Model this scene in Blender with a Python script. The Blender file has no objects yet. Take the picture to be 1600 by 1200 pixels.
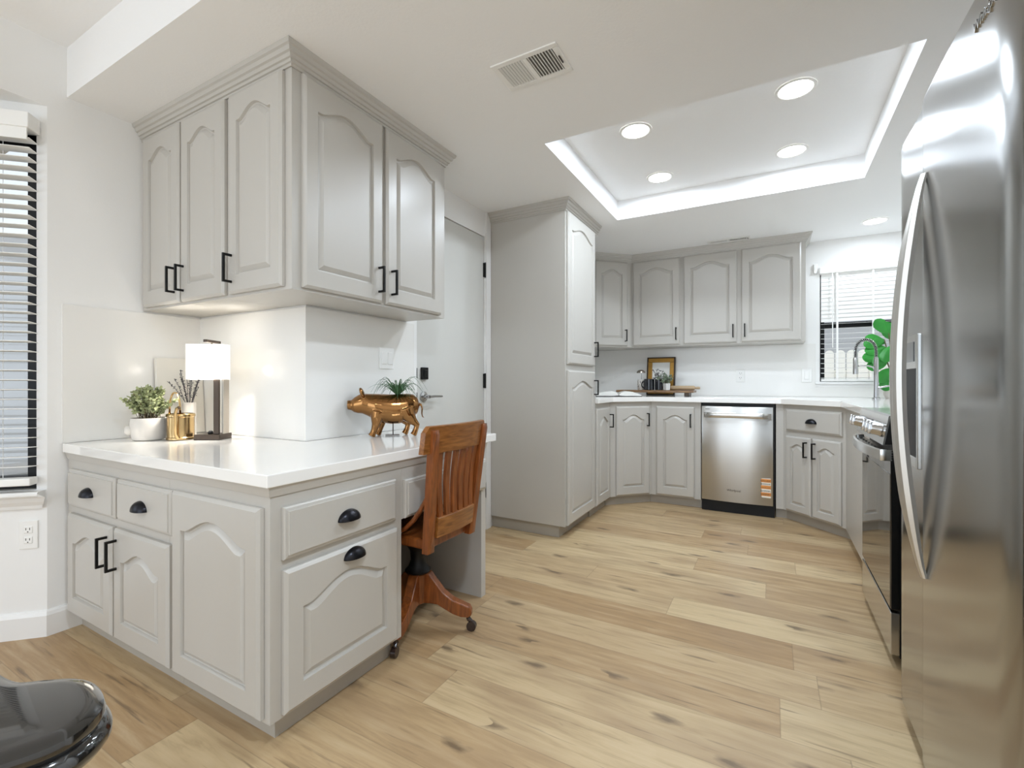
import bpy, bmesh, math, random
from mathutils import Vector, Matrix
sc = bpy.context.scene
COL = sc.collection
R = math.radians

# ------------------------------------------------------------------ camera
cam_d = bpy.data.cameras.new('camera')
cam = bpy.data.objects.new('camera', cam_d); COL.objects.link(cam)
cam_d.sensor_width = 36.0
cam_d.lens = 36.0 * 729.0 / 1600.0
cam_d.shift_y = -2.0 / 1600.0
cam_d.clip_start = 0.02
YAW = math.atan(406.0 / 729.0)
cam.location = (0, 0, 1.036)
cam.rotation_euler = (R(90), 0, YAW)
sc.camera = cam

# ------------------------------------------------------------------ world, exposure, big lights
sc.view_settings.view_transform = 'Standard'
sc.view_settings.look = 'None'
sc.view_settings.exposure = 0.93
sc.view_settings.gamma = 1.0
sc.cycles.max_bounces = 10
sc.cycles.diffuse_bounces = 6
sc.cycles.glossy_bounces = 5
sc.cycles.transmission_bounces = 8
sc.cycles.transparent_max_bounces = 8
sc.cycles.sample_clamp_indirect = 6.0
sc.cycles.caustics_reflective = False
sc.cycles.caustics_refractive = False
sc.cycles.use_denoising = True

W = bpy.data.worlds.new('world'); sc.world = W
W.use_nodes = True
nt = W.node_tree; nt.nodes.clear()
wo = nt.nodes.new('ShaderNodeOutputWorld'); bg = nt.nodes.new('ShaderNodeBackground')
bg.inputs['Color'].default_value = (0.86, 0.93, 1.0, 1)
bg.inputs['Strength'].default_value = 0.62
nt.links.new(bg.outputs[0], wo.inputs[0])

sl = bpy.data.lights.new('sun', 'SUN'); sl.energy = 1.3; sl.angle = R(2); sl.color = (1, .97, .92)
so = bpy.data.objects.new('sun', sl); COL.objects.link(so)
so.rotation_euler = Vector((-.35, .45, -.82)).to_track_quat('-Z', 'Y').to_euler()

def area(name, loc, rot, sx, sy, power, color=(1, 1, 1), shape='RECTANGLE', spread=None):
    l = bpy.data.lights.new(name, 'AREA'); l.shape = shape; l.size = sx
    if shape in ('RECTANGLE', 'ELLIPSE'): l.size_y = sy
    l.energy = power; l.color = color
    if spread: l.spread = R(spread)
    o = bpy.data.objects.new(name, l); COL.objects.link(o); o.location = loc; o.rotation_euler = rot
    return o

# added area lamps in the unseen patio and bay openings, standing in for daylight
area('patio_fill', (-0.9, -3.45, 1.25), (R(90), 0, 0), 3.2, 2.1, 26, (0.75, 0.87, 1.0))
area('bay_fill', (-3.22, -1.5, 1.4), (R(90), 0, R(-90)), 2.4, 1.5, 9, (0.75, 0.87, 1.0))

# ------------------------------------------------------------------ materials
def s2l(v):
    v /= 255.0
    return v / 12.92 if v <= 0.04045 else ((v + 0.055) / 1.055) ** 2.4
def rgb(r, g, b): return (s2l(r), s2l(g), s2l(b), 1)

def mat(name, col, rough=0.5, metal=0.0, var=0.0, scale=20, bump=0.0, bscale=60, stretch=None, coat=0.0, rvar=0.0, emis=None, estr=0.0, spec=0.5):
    m = bpy.data.materials.new(name); m.use_nodes = True
    n = m.node_tree.nodes; L = m.node_tree.links
    b = n['Principled BSDF']
    b.inputs['Base Color'].default_value = col
    b.inputs['Roughness'].default_value = rough
    b.inputs['Metallic'].default_value = metal
    b.inputs['Specular IOR Level'].default_value = spec
    b.inputs['Coat Weight'].default_value = coat
    if emis:
        b.inputs['Emission Color'].default_value = emis; b.inputs['Emission Strength'].default_value = estr
    tc = n.new('ShaderNodeTexCoord'); mp = n.new('ShaderNodeMapping')
    L.new(tc.outputs['Object'], mp.inputs[0])
    if stretch: mp.inputs['Scale'].default_value = stretch
    nz = n.new('ShaderNodeTexNoise'); nz.inputs['Scale'].default_value = scale; nz.inputs['Detail'].default_value = 4
    L.new(mp.outputs[0], nz.inputs['Vector'])
    if var > 0:
        mx = n.new('ShaderNodeMix'); mx.data_type = 'RGBA'
        mx.inputs['A'].default_value = tuple(c * (1 - var) for c in col[:3]) + (1,)
        mx.inputs['B'].default_value = tuple(min(1, c * (1 + var)) for c in col[:3]) + (1,)
        L.new(nz.outputs[0], mx.inputs['Factor']); L.new(mx.outputs['Result'], b.inputs['Base Color'])
    if rvar > 0:
        mr = n.new('ShaderNodeMapRange'); mr.inputs['To Min'].default_value = max(0, rough - rvar); mr.inputs['To Max'].default_value = rough + rvar
        L.new(nz.outputs[0], mr.inputs[0]); L.new(mr.outputs[0], b.inputs['Roughness'])
    if bump > 0:
        n2 = n.new('ShaderNodeTexNoise'); n2.inputs['Scale'].default_value = bscale; n2.inputs['Detail'].default_value = 3
        L.new(mp.outputs[0], n2.inputs['Vector'])
        bp = n.new('ShaderNodeBump'); bp.inputs['Strength'].default_value = bump; bp.inputs['Distance'].default_value = 0.003
        L.new(n2.outputs[0], bp.inputs['Height']); L.new(bp.outputs[0], b.inputs['Normal'])
    return m

M = {}
M['wall'] = mat('wall_paint', rgb(238, 237, 235), 0.65, bump=0.12, bscale=140, var=0.01, scale=3)
M['ceil'] = mat('ceiling_paint', rgb(246, 246, 246), 0.8, bump=0.2, bscale=90, var=0.01, scale=3)
M['trim'] = mat('white_trim_paint', rgb(236, 235, 233), 0.35, bump=0.03, bscale=40)
M['doorpaint'] = mat('grey_white_door_paint', rgb(208, 207, 202), 0.4, var=0.01, bump=0.03, bscale=40)
M['cab'] = mat('greige_cabinet_paint', rgb(191, 187, 180), 0.30, var=0.02, scale=6, bump=0.05, bscale=70, stretch=(1, 1, 0.15))
M['toe'] = mat('toe_kick_paint', rgb(176, 170, 160), 0.5, var=0.03)
M['kneeshade'] = mat('kneehole_shade_colour', rgb(70, 58, 46), 0.7, var=0.05)
M['quartz'] = mat('white_quartz', rgb(243, 241, 237), 0.09, var=0.015, scale=4, coat=0.2)
M['splash'] = mat('white_splash_slab', rgb(236, 234, 230), 0.18, var=0.01, scale=3)
M['black'] = mat('matte_black_metal', rgb(26, 25, 24), 0.38, metal=0.6, var=0.1)
M['bronze'] = mat('dark_bronze', rgb(40, 40, 44), 0.30, metal=0.85, var=0.1, scale=40)
M['blackpl'] = mat('black_plastic', rgb(18, 18, 19), 0.45, var=0.1, spec=0.3)
M['blackgl'] = mat('black_glass', rgb(10, 10, 11), 0.03, var=0.05, coat=0.6)
M['ovenglass'] = mat('mirror_oven_glass', rgb(120, 116, 108), 0.035, metal=0.85, var=0.03)
M['steel'] = mat('brushed_steel', rgb(196, 195, 192), 0.26, metal=1.0, var=0.03, scale=30, rvar=0.05, stretch=(60, 60, 0.6))
M['fridge'] = mat('fridge_brushed_steel', rgb(168, 168, 167), 0.17, metal=1.0, var=0.02, scale=30, rvar=0.025, stretch=(60, 60, 0.6))
M['steelh'] = mat('brushed_steel_horizontal', rgb(206, 205, 202), 0.22, metal=1.0, var=0.03, scale=30, rvar=0.05, stretch=(0.6, 0.6, 60))
M['chrome'] = mat('satin_chrome', rgb(190, 190, 190), 0.16, metal=1.0, var=0.02)
M['nickel'] = mat('brushed_nickel', rgb(168, 160, 150), 0.28, metal=1.0, var=0.04, stretch=(40, 40, 1))
M['handlesteel'] = mat('satin_handle_steel', rgb(206, 203, 197), 0.40, metal=0.9, var=0.03, stretch=(40, 40, 1))
M['dknickel'] = mat('dark_bronzed_metal', rgb(74, 64, 56), 0.35, metal=0.9, var=0.06)
M['brass'] = mat('aged_brass', rgb(190, 162, 116), 0.2, metal=1.0, var=0.12, scale=25)
M['gold'] = mat('bronze_gold_chrome', rgb(152, 110, 68), 0.12, metal=1.0, var=0.06, scale=10)
M['giltf'] = mat('gilt_frame', rgb(168, 128, 62), 0.35, metal=0.75, var=0.15, scale=40)
M['oak'] = None
M['white'] = mat('white_plastic', rgb(240, 239, 236), 0.35, var=0.01)
M['blind'] = mat('white_blind_slat', rgb(244, 243, 240), 0.45, var=0.01)
M['ceramic'] = mat('matte_white_ceramic', rgb(214, 208, 200), 0.6, var=0.06, scale=18, bump=0.15, bscale=50)
M['canvas'] = mat('cream_canvas', rgb(228, 223, 213), 0.8, var=0.02, bump=0.2, bscale=300)
M['soil'] = mat('soil_and_spout_shade', rgb(52, 42, 34), 0.9, var=0.3, scale=80)
M['leaf1'] = mat('grey_green_leaf', rgb(168, 175, 130), 0.55, var=0.35, scale=30)
M['leaf2'] = mat('dusty_leaf', rgb(120, 134, 112), 0.6, var=0.3, scale=30)
M['leafd'] = mat('dark_sprig', rgb(66, 62, 66), 0.6, var=0.3, scale=40)
M['airleaf'] = mat('air_plant_leaf', rgb(62, 98, 60), 0.5, var=0.3, scale=14)
M['fiddle'] = mat('bright_green_leaf', rgb(44, 140, 48), 0.35, var=0.5, scale=9)
M['stem'] = mat('brown_stem', rgb(104, 92, 66), 0.7, var=0.2)
M['mug'] = mat('black_glazed_ceramic', rgb(22, 22, 28), 0.16, var=0.1, coat=0.4)
M['woodlt'] = mat('light_turned_wood', rgb(196, 170, 136), 0.45, var=0.12, scale=8, stretch=(1, 12, 12))
M['paper'] = mat('book_paper', rgb(234, 232, 226), 0.7, var=0.02)
M['outsidewall'] = mat('grey_outdoor_siding', rgb(176, 178, 182), 0.8, var=0.05, scale=3)
M['fence'] = mat('white_fence_paint', rgb(246, 245, 240), 0.6, var=0.02)
M['ground'] = mat('outdoor_gravel', rgb(150, 146, 138), 0.9, var=0.15, scale=20)
M['tableblk'] = mat('black_lacquer', rgb(14, 13, 13), 0.10, var=0.2, scale=8, coat=1.0)
M['led'] = mat('lit_led_lens', (1, 1, 1, 1), 0.5, emis=(1, 0.98, 0.95, 1), estr=7.0)
M['label_o'] = mat('orange_sticker', rgb(222, 146, 74), 0.5, var=0.12, scale=60)
M['label_w'] = mat('white_sticker', rgb(240, 234, 222), 0.5, var=0.03)
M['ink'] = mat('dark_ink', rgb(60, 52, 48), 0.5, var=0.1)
M['greyvent'] = mat('grey_duct', rgb(120, 119, 114), 0.6, var=0.15, scale=60)
M['rubber'] = mat('dark_caster', rgb(48, 34, 30), 0.25, var=0.2, coat=0.3)

M['dwsteel'] = mat('dishwasher_brushed_steel', rgb(200, 199, 196), 0.30, metal=1.0, var=0.03, scale=30, rvar=0.04, stretch=(0.6, 0.6, 60))
_b = M['dwsteel'].node_tree.nodes['Principled BSDF']; _b.inputs['Anisotropic'].default_value = 0.85; _b.inputs['Anisotropic Rotation'].default_value = 0.25
def glass_mat(name, tint, rough=0.0):
    m = bpy.data.materials.new(name); m.use_nodes = True
    n = m.node_tree.nodes; L = m.node_tree.links; n.clear()
    o = n.new('ShaderNodeOutputMaterial'); mx = n.new('ShaderNodeMixShader')
    t = n.new('ShaderNodeBsdfTransparent'); g = n.new('ShaderNodeBsdfGlossy'); f = n.new('ShaderNodeFresnel')
    f.inputs[0].default_value = 1.45
    t.inputs[0].default_value = tint; g.inputs['Roughness'].default_value = rough
    L.new(f.outputs[0], mx.inputs[0]); L.new(t.outputs[0], mx.inputs[1]); L.new(g.outputs[0], mx.inputs[2]); L.new(mx.outputs[0], o.inputs[0])
    return m
M['glass'] = glass_mat('clear_pane', (0.97, 0.98, 0.98, 1))
M['smokeglass'] = glass_mat('clear_vase_glass', (0.9, 0.92, 0.91, 1), 0.02)

def shade_mat():
    m = bpy.data.materials.new('lit_linen_shade'); m.use_nodes = True
    n = m.node_tree.nodes; L = m.node_tree.links; n.clear()
    o = n.new('ShaderNodeOutputMaterial'); a = n.new('ShaderNodeAddShader'); mx = n.new('ShaderNodeMixShader')
    d = n.new('ShaderNodeBsdfDiffuse'); t = n.new('ShaderNodeBsdfTranslucent'); e = n.new('ShaderNodeEmission')
    nz = n.new('ShaderNodeTexNoise'); nz.inputs['Scale'].default_value = 200
    d.inputs[0].default_value = (0.9, 0.88, 0.83, 1); t.inputs[0].default_value = (0.95, 0.9, 0.82, 1)
    e.inputs[0].default_value = (1, 0.965, 0.9, 1); e.inputs[1].default_value = 0.6
    mx.inputs[0].default_value = 0.12
    L.new(d.outputs[0], mx.inputs[1]); L.new(t.outputs[0], mx.inputs[2]); L.new(mx.outputs[0], a.inputs[0]); L.new(e.outputs[0], a.inputs[1]); L.new(a.outputs[0], o.inputs[0])
    return m
M['shade'] = shade_mat()

def wood_mat(name, c1, c2, scale=6, stretch=(1, 10, 10), rough=0.35):
    m = bpy.data.materials.new(name); m.use_nodes = True
    n = m.node_tree.nodes; L = m.node_tree.links; b = n['Principled BSDF']
    tc = n.new('ShaderNodeTexCoord'); mp = n.new('ShaderNodeMapping'); mp.inputs['Scale'].default_value = stretch
    L.new(tc.outputs['Object'], mp.inputs[0])
    nz = n.new('ShaderNodeTexNoise'); nz.inputs['Scale'].default_value = scale; nz.inputs['Detail'].default_value = 8; nz.inputs['Distortion'].default_value = 0.6
    L.new(mp.outputs[0], nz.inputs['Vector'])
    cr = n.new('ShaderNodeValToRGB'); cr.color_ramp.elements[0].position = 0.3; cr.color_ramp.elements[1].position = 0.7
    cr.color_ramp.elements[0].color = c1; cr.color_ramp.elements[1].color = c2
    L.new(nz.outputs[0], cr.inputs[0]); L.new(cr.outputs[0], b.inputs['Base Color'])
    b.inputs['Roughness'].default_value = rough; b.inputs['Coat Weight'].default_value = 0.25
    bp = n.new('ShaderNodeBump'); bp.inputs['Strength'].default_value = 0.15; bp.inputs['Distance'].default_value = 0.002
    L.new(nz.outputs[0], bp.inputs['Height']); L.new(bp.outputs[0], b.inputs['Normal'])
    return m
M['oak'] = wood_mat('honey_oak', rgb(100, 50, 17), rgb(148, 82, 34), 8, (10, 10, 1.2))
M['oakh'] = wood_mat('honey_oak_flat', rgb(110, 64, 24), rgb(160, 104, 50), 8, (10, 1.2, 10))
M['board'] = wood_mat('rustic_board', rgb(98, 70, 44), rgb(150, 114, 76), 8, (1.5, 10, 10), 0.5)

def floor_mat():
    m = bpy.data.materials.new('oak_plank_floor'); m.use_nodes = True
    n = m.node_tree.nodes; L = m.node_tree.links; b = n['Principled BSDF']
    def math_(op, a, bb=None):
        x = n.new('ShaderNodeMath'); x.operation = op
        for i, v in enumerate((a, bb)):
            if v is None: continue
            if isinstance(v, (int, float)): x.inputs[i].default_value = v
            else: L.new(v, x.inputs[i])
        return x.outputs[0]
    tc = n.new('ShaderNodeTexCoord'); sp = n.new('ShaderNodeSeparateXYZ'); L.new(tc.outputs['Object'], sp.inputs[0])
    X, Y = sp.outputs[0], sp.outputs[1]
    PW, PL = 0.196, 1.32
    ry = math_('DIVIDE', math_('SUBTRACT', Y, 1.178), PW)
    row = math_('FLOOR', ry)
    wn = n.new('ShaderNodeTexWhiteNoise'); wn.noise_dimensions = '1D'; L.new(math_('ADD', row, 37.0), wn.inputs['W'])
    rx = math_('ADD', math_('DIVIDE', math_('ADD', X, 0.99), PL), math_('MULTIPLY', wn.outputs['Value'], math_('MINIMUM', math_('ABSOLUTE', row), 1.0)))
    col = math_('FLOOR', rx)
    cmb = n.new('ShaderNodeCombineXYZ'); L.new(row, cmb.inputs[0]); L.new(col, cmb.inputs[1])
    wn2 = n.new('ShaderNodeTexWhiteNoise'); wn2.noise_dimensions = '3D'; L.new(cmb.outputs[0], wn2.inputs['Vector'])
    # tone per plank
    cr = n.new('ShaderNodeValToRGB'); e = cr.color_ramp.elements
    e[0].position = 0.0; e[0].color = rgb(168, 137, 98)
    e[1].position = 1.0; e[1].color = rgb(198, 174, 135)
    e2 = e.new(0.35); e2.color = rgb(184, 157, 119)
    e3 = e.new(0.7); e3.color = rgb(198, 174, 135)
    L.new(wn2.outputs['Value'], cr.inputs[0])
    # grain, offset per plank
    vadd = n.new('ShaderNodeVectorMath'); vadd.operation = 'MULTIPLY_ADD'
    L.new(wn2.outputs['Color'], vadd.inputs[0]); vadd.inputs[1].default_value = (7, 7, 7); L.new(tc.outputs['Object'], vadd.inputs[2])
    mp = n.new('ShaderNodeMapping'); mp.inputs['Scale'].default_value = (1.3, 14, 1); L.new(vadd.outputs[0], mp.inputs[0])
    g = n.new('ShaderNodeTexNoise'); g.inputs['Scale'].default_value = 2.2; g.inputs['Detail'].default_value = 9; g.inputs['Roughness'].default_value = 0.62; g.inputs['Distortion'].default_value = 0.5
    L.new(mp.outputs[0], g.inputs['Vector'])
    mp2 = n.new('ShaderNodeMapping'); mp2.inputs['Scale'].default_value = (1.6, 5.0, 1); L.new(vadd.outputs[0], mp2.inputs[0])
    g2 = n.new('ShaderNodeTexNoise'); g2.inputs['Scale'].default_value = 1.1; g2.inputs['Detail'].default_value = 3; L.new(mp2.outputs[0], g2.inputs['Vector'])
    def mixc(f, a, c, mode='MIX'):
        x = n.new('ShaderNodeMix'); x.data_type = 'RGBA'; x.blend_type = mode
        if isinstance(f, (int, float)): x.inputs['Factor'].default_value = f
        else: L.new(f, x.inputs['Factor'])
        for k, v in (('A', a), ('B', c)):
            if isinstance(v, tuple): x.inputs[k].default_value = v
            else: L.new(v, x.inputs[k])
        return x.outputs['Result']
    def ramp(v, a, c):
        x = n.new('ShaderNodeMapRange'); x.inputs['From Min'].default_value = a; x.inputs['From Max'].default_value = c; L.new(v, x.inputs[0]); return x.outputs[0]
    c = mixc(math_('MULTIPLY', ramp(g.outputs[0], 0.5, 0.72), 0.5), cr.outputs[0], rgb(128, 102, 74))
    c = mixc(math_('MULTIPLY', ramp(g.outputs[0], 0.5, 0.25), 0.35), c, rgb(222, 202, 168))
    c = mixc(math_('MULTIPLY', ramp(g2.outputs[0], 0.50, 0.68), 0.6), c, rgb(156, 128, 96))
    # knots and cracks
    mp3 = n.new('ShaderNodeMapping'); mp3.inputs['Scale'].default_value = (1.7, 4.6, 1); L.new(vadd.outputs[0], mp3.inputs[0])
    wob = n.new('ShaderNodeTexNoise'); wob.inputs['Scale'].default_value = 9; wob.inputs['Detail'].default_value = 4; L.new(mp3.outputs[0], wob.inputs['Vector'])
    v2 = n.new('ShaderNodeVectorMath'); v2.operation = 'MULTIPLY_ADD'; L.new(wob.outputs['Color'], v2.inputs[0]); v2.inputs[1].default_value = (0.16, 0.16, 0); L.new(mp3.outputs[0], v2.inputs[2])
    vo = n.new('ShaderNodeTexVoronoi'); vo.inputs['Scale'].default_value = 1.25; vo.voronoi_dimensions = '2D'; L.new(v2.outputs[0], vo.inputs['Vector'])
    kn = ramp(vo.outputs['Distance'], 0.13, 0.03)
    sel = math_('GREATER_THAN', g2.outputs[0], 0.52)
    c = mixc(math_('MULTIPLY', math_('MULTIPLY', kn, sel), 0.75), c, rgb(92, 74, 56))
    mp4 = n.new('ShaderNodeMapping'); mp4.inputs['Scale'].default_value = (1.6, 26, 1); L.new(vadd.outputs[0], mp4.inputs[0])
    cz = n.new('ShaderNodeTexNoise'); cz.inputs['Scale'].default_value = 2.0; cz.inputs['Detail'].default_value = 5; L.new(mp4.outputs[0], cz.inputs['Vector'])
    c = mixc(math_('MULTIPLY', ramp(cz.outputs[0], 0.62, 0.72), 0.7), c, rgb(104, 84, 62))
    # joints
    fy = math_('FRACT', ry); fx = math_('FRACT', rx)
    jy = math_('MULTIPLY', math_('MINIMUM', fy, math_('SUBTRACT', 1.0, fy)), PW)
    jx = math_('MULTIPLY', math_('MINIMUM', fx, math_('SUBTRACT', 1.0, fx)), PL)
    jl = ramp(math_('MINIMUM', jy, jx), 0.0022, 0.0008)
    c = mixc(math_('MULTIPLY', jl, 0.35), c, rgb(110, 88, 64))
    L.new(c, b.inputs['Base Color'])
    b.inputs['Roughness'].default_value = 0.42
    bp = n.new('ShaderNodeBump'); bp.inputs['Strength'].default_value = 0.25; bp.inputs['Distance'].default_value = 0.001
    L.new(math_('SUBTRACT', g.outputs[0], jl), bp.inputs['Height']); L.new(bp.outputs[0], b.inputs['Normal'])
    return m
M['floor'] = floor_mat()

# ------------------------------------------------------------------ mesh helpers
OFF = {}
def off(o): return OFF.get(o.name, Vector((0, 0, 0))) if o is not None else Vector((0, 0, 0))
class MB:
    def __init__(s): s.bm = bmesh.new()
    def box(s, x0, x1, y0, y1, z0, z1, bev=0.0, mtx=None, seg=2):
        b2 = bmesh.new()
        bmesh.ops.create_cube(b2, size=1.0)
        for v in b2.verts:
            v.co = Vector(((x0 + x1) / 2 + v.co.x * (x1 - x0), (y0 + y1) / 2 + v.co.y * (y1 - y0), (z0 + z1) / 2 + v.co.z * (z1 - z0)))
        if bev > 0: bmesh.ops.bevel(b2, geom=list(b2.edges), offset=bev, segments=seg, affect='EDGES', profile=0.5)
        if mtx is not None: bmesh.ops.transform(b2, matrix=mtx, verts=b2.verts)
        s.merge(b2); return s
    def merge(s, b2):
        me = bpy.data.meshes.new('t'); b2.to_mesh(me); b2.free(); s.bm.from_mesh(me); bpy.data.meshes.remove(me)
    def loops(s, loops, cap0=True, cap1=True, closed=True):
        vs = [[s.bm.verts.new(p) for p in l] for l in loops]
        n = len(vs[0])
        for a, b in zip(vs, vs[1:]):
            for i in range(n if closed else n - 1):
                j = (i + 1) % n
                s.bm.faces.new((a[i], a[j], b[j], b[i]))
        if cap0: s.bm.faces.new(list(reversed(vs[0])))
        if cap1: s.bm.faces.new(vs[-1])
        return s
    def prism(s, poly, z0, z1, bev=0.0):
        b2 = bmesh.new()
        a = [b2.verts.new((p[0], p[1], z0)) for p in poly]; c = [b2.verts.new((p[0], p[1], z1)) for p in poly]
        n = len(poly)
        for i in range(n): b2.faces.new((a[i], a[(i + 1) % n], c[(i + 1) % n], c[i]))
        b2.faces.new(list(reversed(a))); top = b2.faces.new(c)
        bmesh.ops.recalc_face_normals(b2, faces=b2.faces)
        if bev > 0: bmesh.ops.bevel(b2, geom=list(b2.edges), offset=bev, segments=2, affect='EDGES', profile=0.5)
        s.merge(b2); return s
    def tube(s, pts, r, seg=10, flat=None, cap=True):
        pts = [Vector(p) for p in pts]; n = len(pts); L = []
        rs = r if isinstance(r, (list, tuple)) else [r] * n
        up = Vector((0, 0, 1)); prev = None
        for i, p in enumerate(pts):
            t = (pts[min(i + 1, n - 1)] - pts[max(i - 1, 0)]).normalized()
            if prev is None:
                a = t.cross(up)
                if a.length < 1e-3: a = t.cross(Vector((1, 0, 0)))
                a.normalize()
            else:
                a = (prev - t * prev.dot(t)).normalized()
            prev = a; b = t.cross(a)
            f = flat or (1, 1)
            L.append([p + a * (rs[i] * f[0] * math.cos(2 * math.pi * k / seg)) + b * (rs[i] * f[1] * math.sin(2 * math.pi * k / seg)) for k in range(seg)])
        return s.loops(L, cap, cap)
    def lathe(s, prof, c=(0, 0, 0), seg=32, cap0=True, cap1=True, sx=1, sy=1):
        L = [[Vector((c[0] + r * sx * math.cos(2 * math.pi * k / seg), c[1] + r * sy * math.sin(2 * math.pi * k / seg), c[2] + z)) for k in range(seg)] for r, z in prof]
        return s.loops(L, cap0, cap1)
    def sphere(s, c, r, sx=1, sy=1, sz=1, seg=16):
        b2 = bmesh.new(); bmesh.ops.create_uvsphere(b2, u_segments=seg, v_segments=max(6, seg // 2), radius=r)
        for v in b2.verts: v.co = Vector((c[0] + v.co.x * sx, c[1] + v.co.y * sy, c[2] + v.co.z * sz))
        s.merge(b2); return s
    def xf(s, mtx): bmesh.ops.transform(s.bm, matrix=mtx, verts=s.bm.verts); return s
    def build(s, name, m, parent=None, smooth=False, local=False):
        bmesh.ops.remove_doubles(s.bm, verts=s.bm.verts, dist=1e-6)
        bmesh.ops.recalc_face_normals(s.bm, faces=s.bm.faces)
        o_ = Vector((0, 0, 0)) if local else off(parent)
        if o_.length: bmesh.ops.translate(s.bm, vec=-o_, verts=s.bm.verts)
        me = bpy.data.meshes.new(name); s.bm.to_mesh(me); s.bm.free()
        if smooth == 'auto':
            bm = bmesh.new(); bm.from_mesh(me)
            for f in bm.faces: f.smooth = True
            for e in bm.edges:
                if len(e.link_faces) == 2 and e.calc_face_angle(0) > R(38): e.smooth = False
            bm.to_mesh(me); bm.free()
        elif smooth:
            me.polygons.foreach_set('use_smooth', [True] * len(me.polygons))
        me.materials.append(m if not isinstance(m, str) else M[m])
        o = bpy.data.objects.new(name, me); COL.objects.link(o)
        if parent is not None: o.parent = parent
        OFF[o.name] = o_
        return o

def tag(o, label=None, cat=None, group=None, kind=None):
    if label: o['label'] = label
    if cat: o['category'] = cat
    if group: o['group'] = group
    if kind: o['kind'] = kind
    return o
def thing(name, label, cat, loc=(0, 0, 0), group=None):
    o = bpy.data.objects.new(name, None); COL.objects.link(o); o.location = loc
    o.empty_display_size = 0.1
    OFF[o.name] = Vector(loc)
    return tag(o, label, cat, group)
def struct(o, label=None, cat=None):
    o['kind'] = 'structure'
    if label: o['label'] = label
    if cat: o['category'] = cat
    return o
def copy_tree(o, parent=None):
    c = o.copy(); COL.objects.link(c)
    if parent is not None: c.parent = parent
    OFF[c.name] = OFF.get(o.name, Vector((0, 0, 0)))
    for ch in list(o.children): copy_tree(ch, c)
    return c
def text_mesh(name, body, size, m, parent, mtx, depth=0.0006):
    cu = bpy.data.curves.new(name, 'FONT'); cu.body = body; cu.size = size; cu.extrude = depth; cu.align_x = 'CENTER'; cu.align_y = 'CENTER'
    t = bpy.data.objects.new(name + '_tmp', cu); COL.objects.link(t)
    bpy.context.view_layer.update()
    me = bpy.data.meshes.new_from_object(t.evaluated_get(bpy.context.evaluated_depsgraph_get()))
    COL.objects.unlink(t); bpy.data.objects.remove(t); bpy.data.curves.remove(cu)
    me.transform(mtx)
    o_ = off(parent)
    me.transform(Matrix.Translation(-o_))
    me.materials.clear(); me.materials.append(M[m])
    o = bpy.data.objects.new(name, me); COL.objects.link(o); o.parent = parent; OFF[o.name] = o_
    return o

class Fr:
    """a vertical face: origin, u to the right as seen from in front, n outward"""
    def __init__(s, O, U):
        s.O = Vector((O[0], O[1], 0)); s.U = Vector((U[0], U[1], 0)).normalized(); s.N = Vector((s.U.y, -s.U.x, 0))
    def p(s, u, d, z): return s.O + s.U * u + s.N * d + Vector((0, 0, z))
    def mtx(s):  # local (u, -d, z) box coordinates to world
        return Matrix(((s.U.x, -s.N.x, 0, s.O.x), (s.U.y, -s.N.y, 0, s.O.y), (0, 0, 1, 0), (0, 0, 0, 1)))
    def box(s, mb, u0, u1, d0, d1, z0, z1, bev=0.0): return mb.box(u0, u1, -d1, -d0, z0, z1, bev, s.mtx())
    def textm(s, u, d, z):
        return Matrix.Translation(s.p(u, d, z)) @ Matrix(((s.U.x, 0, s.N.x, 0), (s.U.y, 0, s.N.y, 0), (0, 1, 0, 0), (0, 0, 0, 1)))

def bar_handle(fr, u, d, z, parent, ln=0.112):
    mb = MB(); h = ln / 2; t = 0.0045
    fr.box(mb, u - t, u + t, d + 0.026, d + 0.035, z - h, z + h, 0.0012)
    for s_ in (-1, 1):
        zc = z + s_ * (h - t)
        fr.box(mb, u - t, u + t, d - 0.001, d + 0.028, zc - t, zc + t, 0.001)
    o = mb.build('handle', 'black', parent); o['label'] = 'black square bar handle'; return o
def cup_pull(fr, u, d, z, parent, w=0.044, h=0.034, dp=0.028):
    mb = MB(); nphi, nps = 18, 7; L = []
    for sh in (0, 1):
        ww, hh, dd = (w, h, dp) if sh == 0 else (w - .004, h - .004, dp - .004)
        for i in range(nps + 1):
            ps = math.pi / 2 * (i if sh == 0 else nps - i) / nps
            L.append([fr.p(u + ww * math.cos(math.pi * k / nphi), d + dd * math.sin(math.pi * k / nphi) * math.sin(ps), z + hh * math.sin(math.pi * k / nphi) * math.cos(ps)) for k in range(nphi + 1)])
    mb.loops(L, False, False, closed=False)
    o = mb.build('cup_pull', 'bronze', parent, smooth='auto'); o['label'] = 'dark bronze cup pull'; return o
def arch_loop(u0, u1, z0, z1, rise, i, n=24):
    """raised-panel outline with a cathedral arch; i = inset"""
    a, b = u0 + i, u1 - i; pts = [(a, z0 + i), (b, z0 + i)]
    sh = z1 - rise
    for k in range(n + 1):
        t = 1 - k / n
        w = min(t, 1 - t)
        f = 0.0 if w < 0.07 else 0.5 - 0.5 * math.cos(math.pi * min(1, (w - 0.07) / 0.43))
        f = f ** 0.65
        pts.append((a + (b - a) * t, sh + rise * f - i))
    return pts
def rect_loop(u0, u1, z0, z1, i, n=24):
    a, b = u0 + i, u1 - i; pts = [(a, z0 + i), (b, z0 + i)]
    for k in range(n + 1): pts.append((a + (b - a) * (1 - k / n), z1 - i))
    return pts
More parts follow.
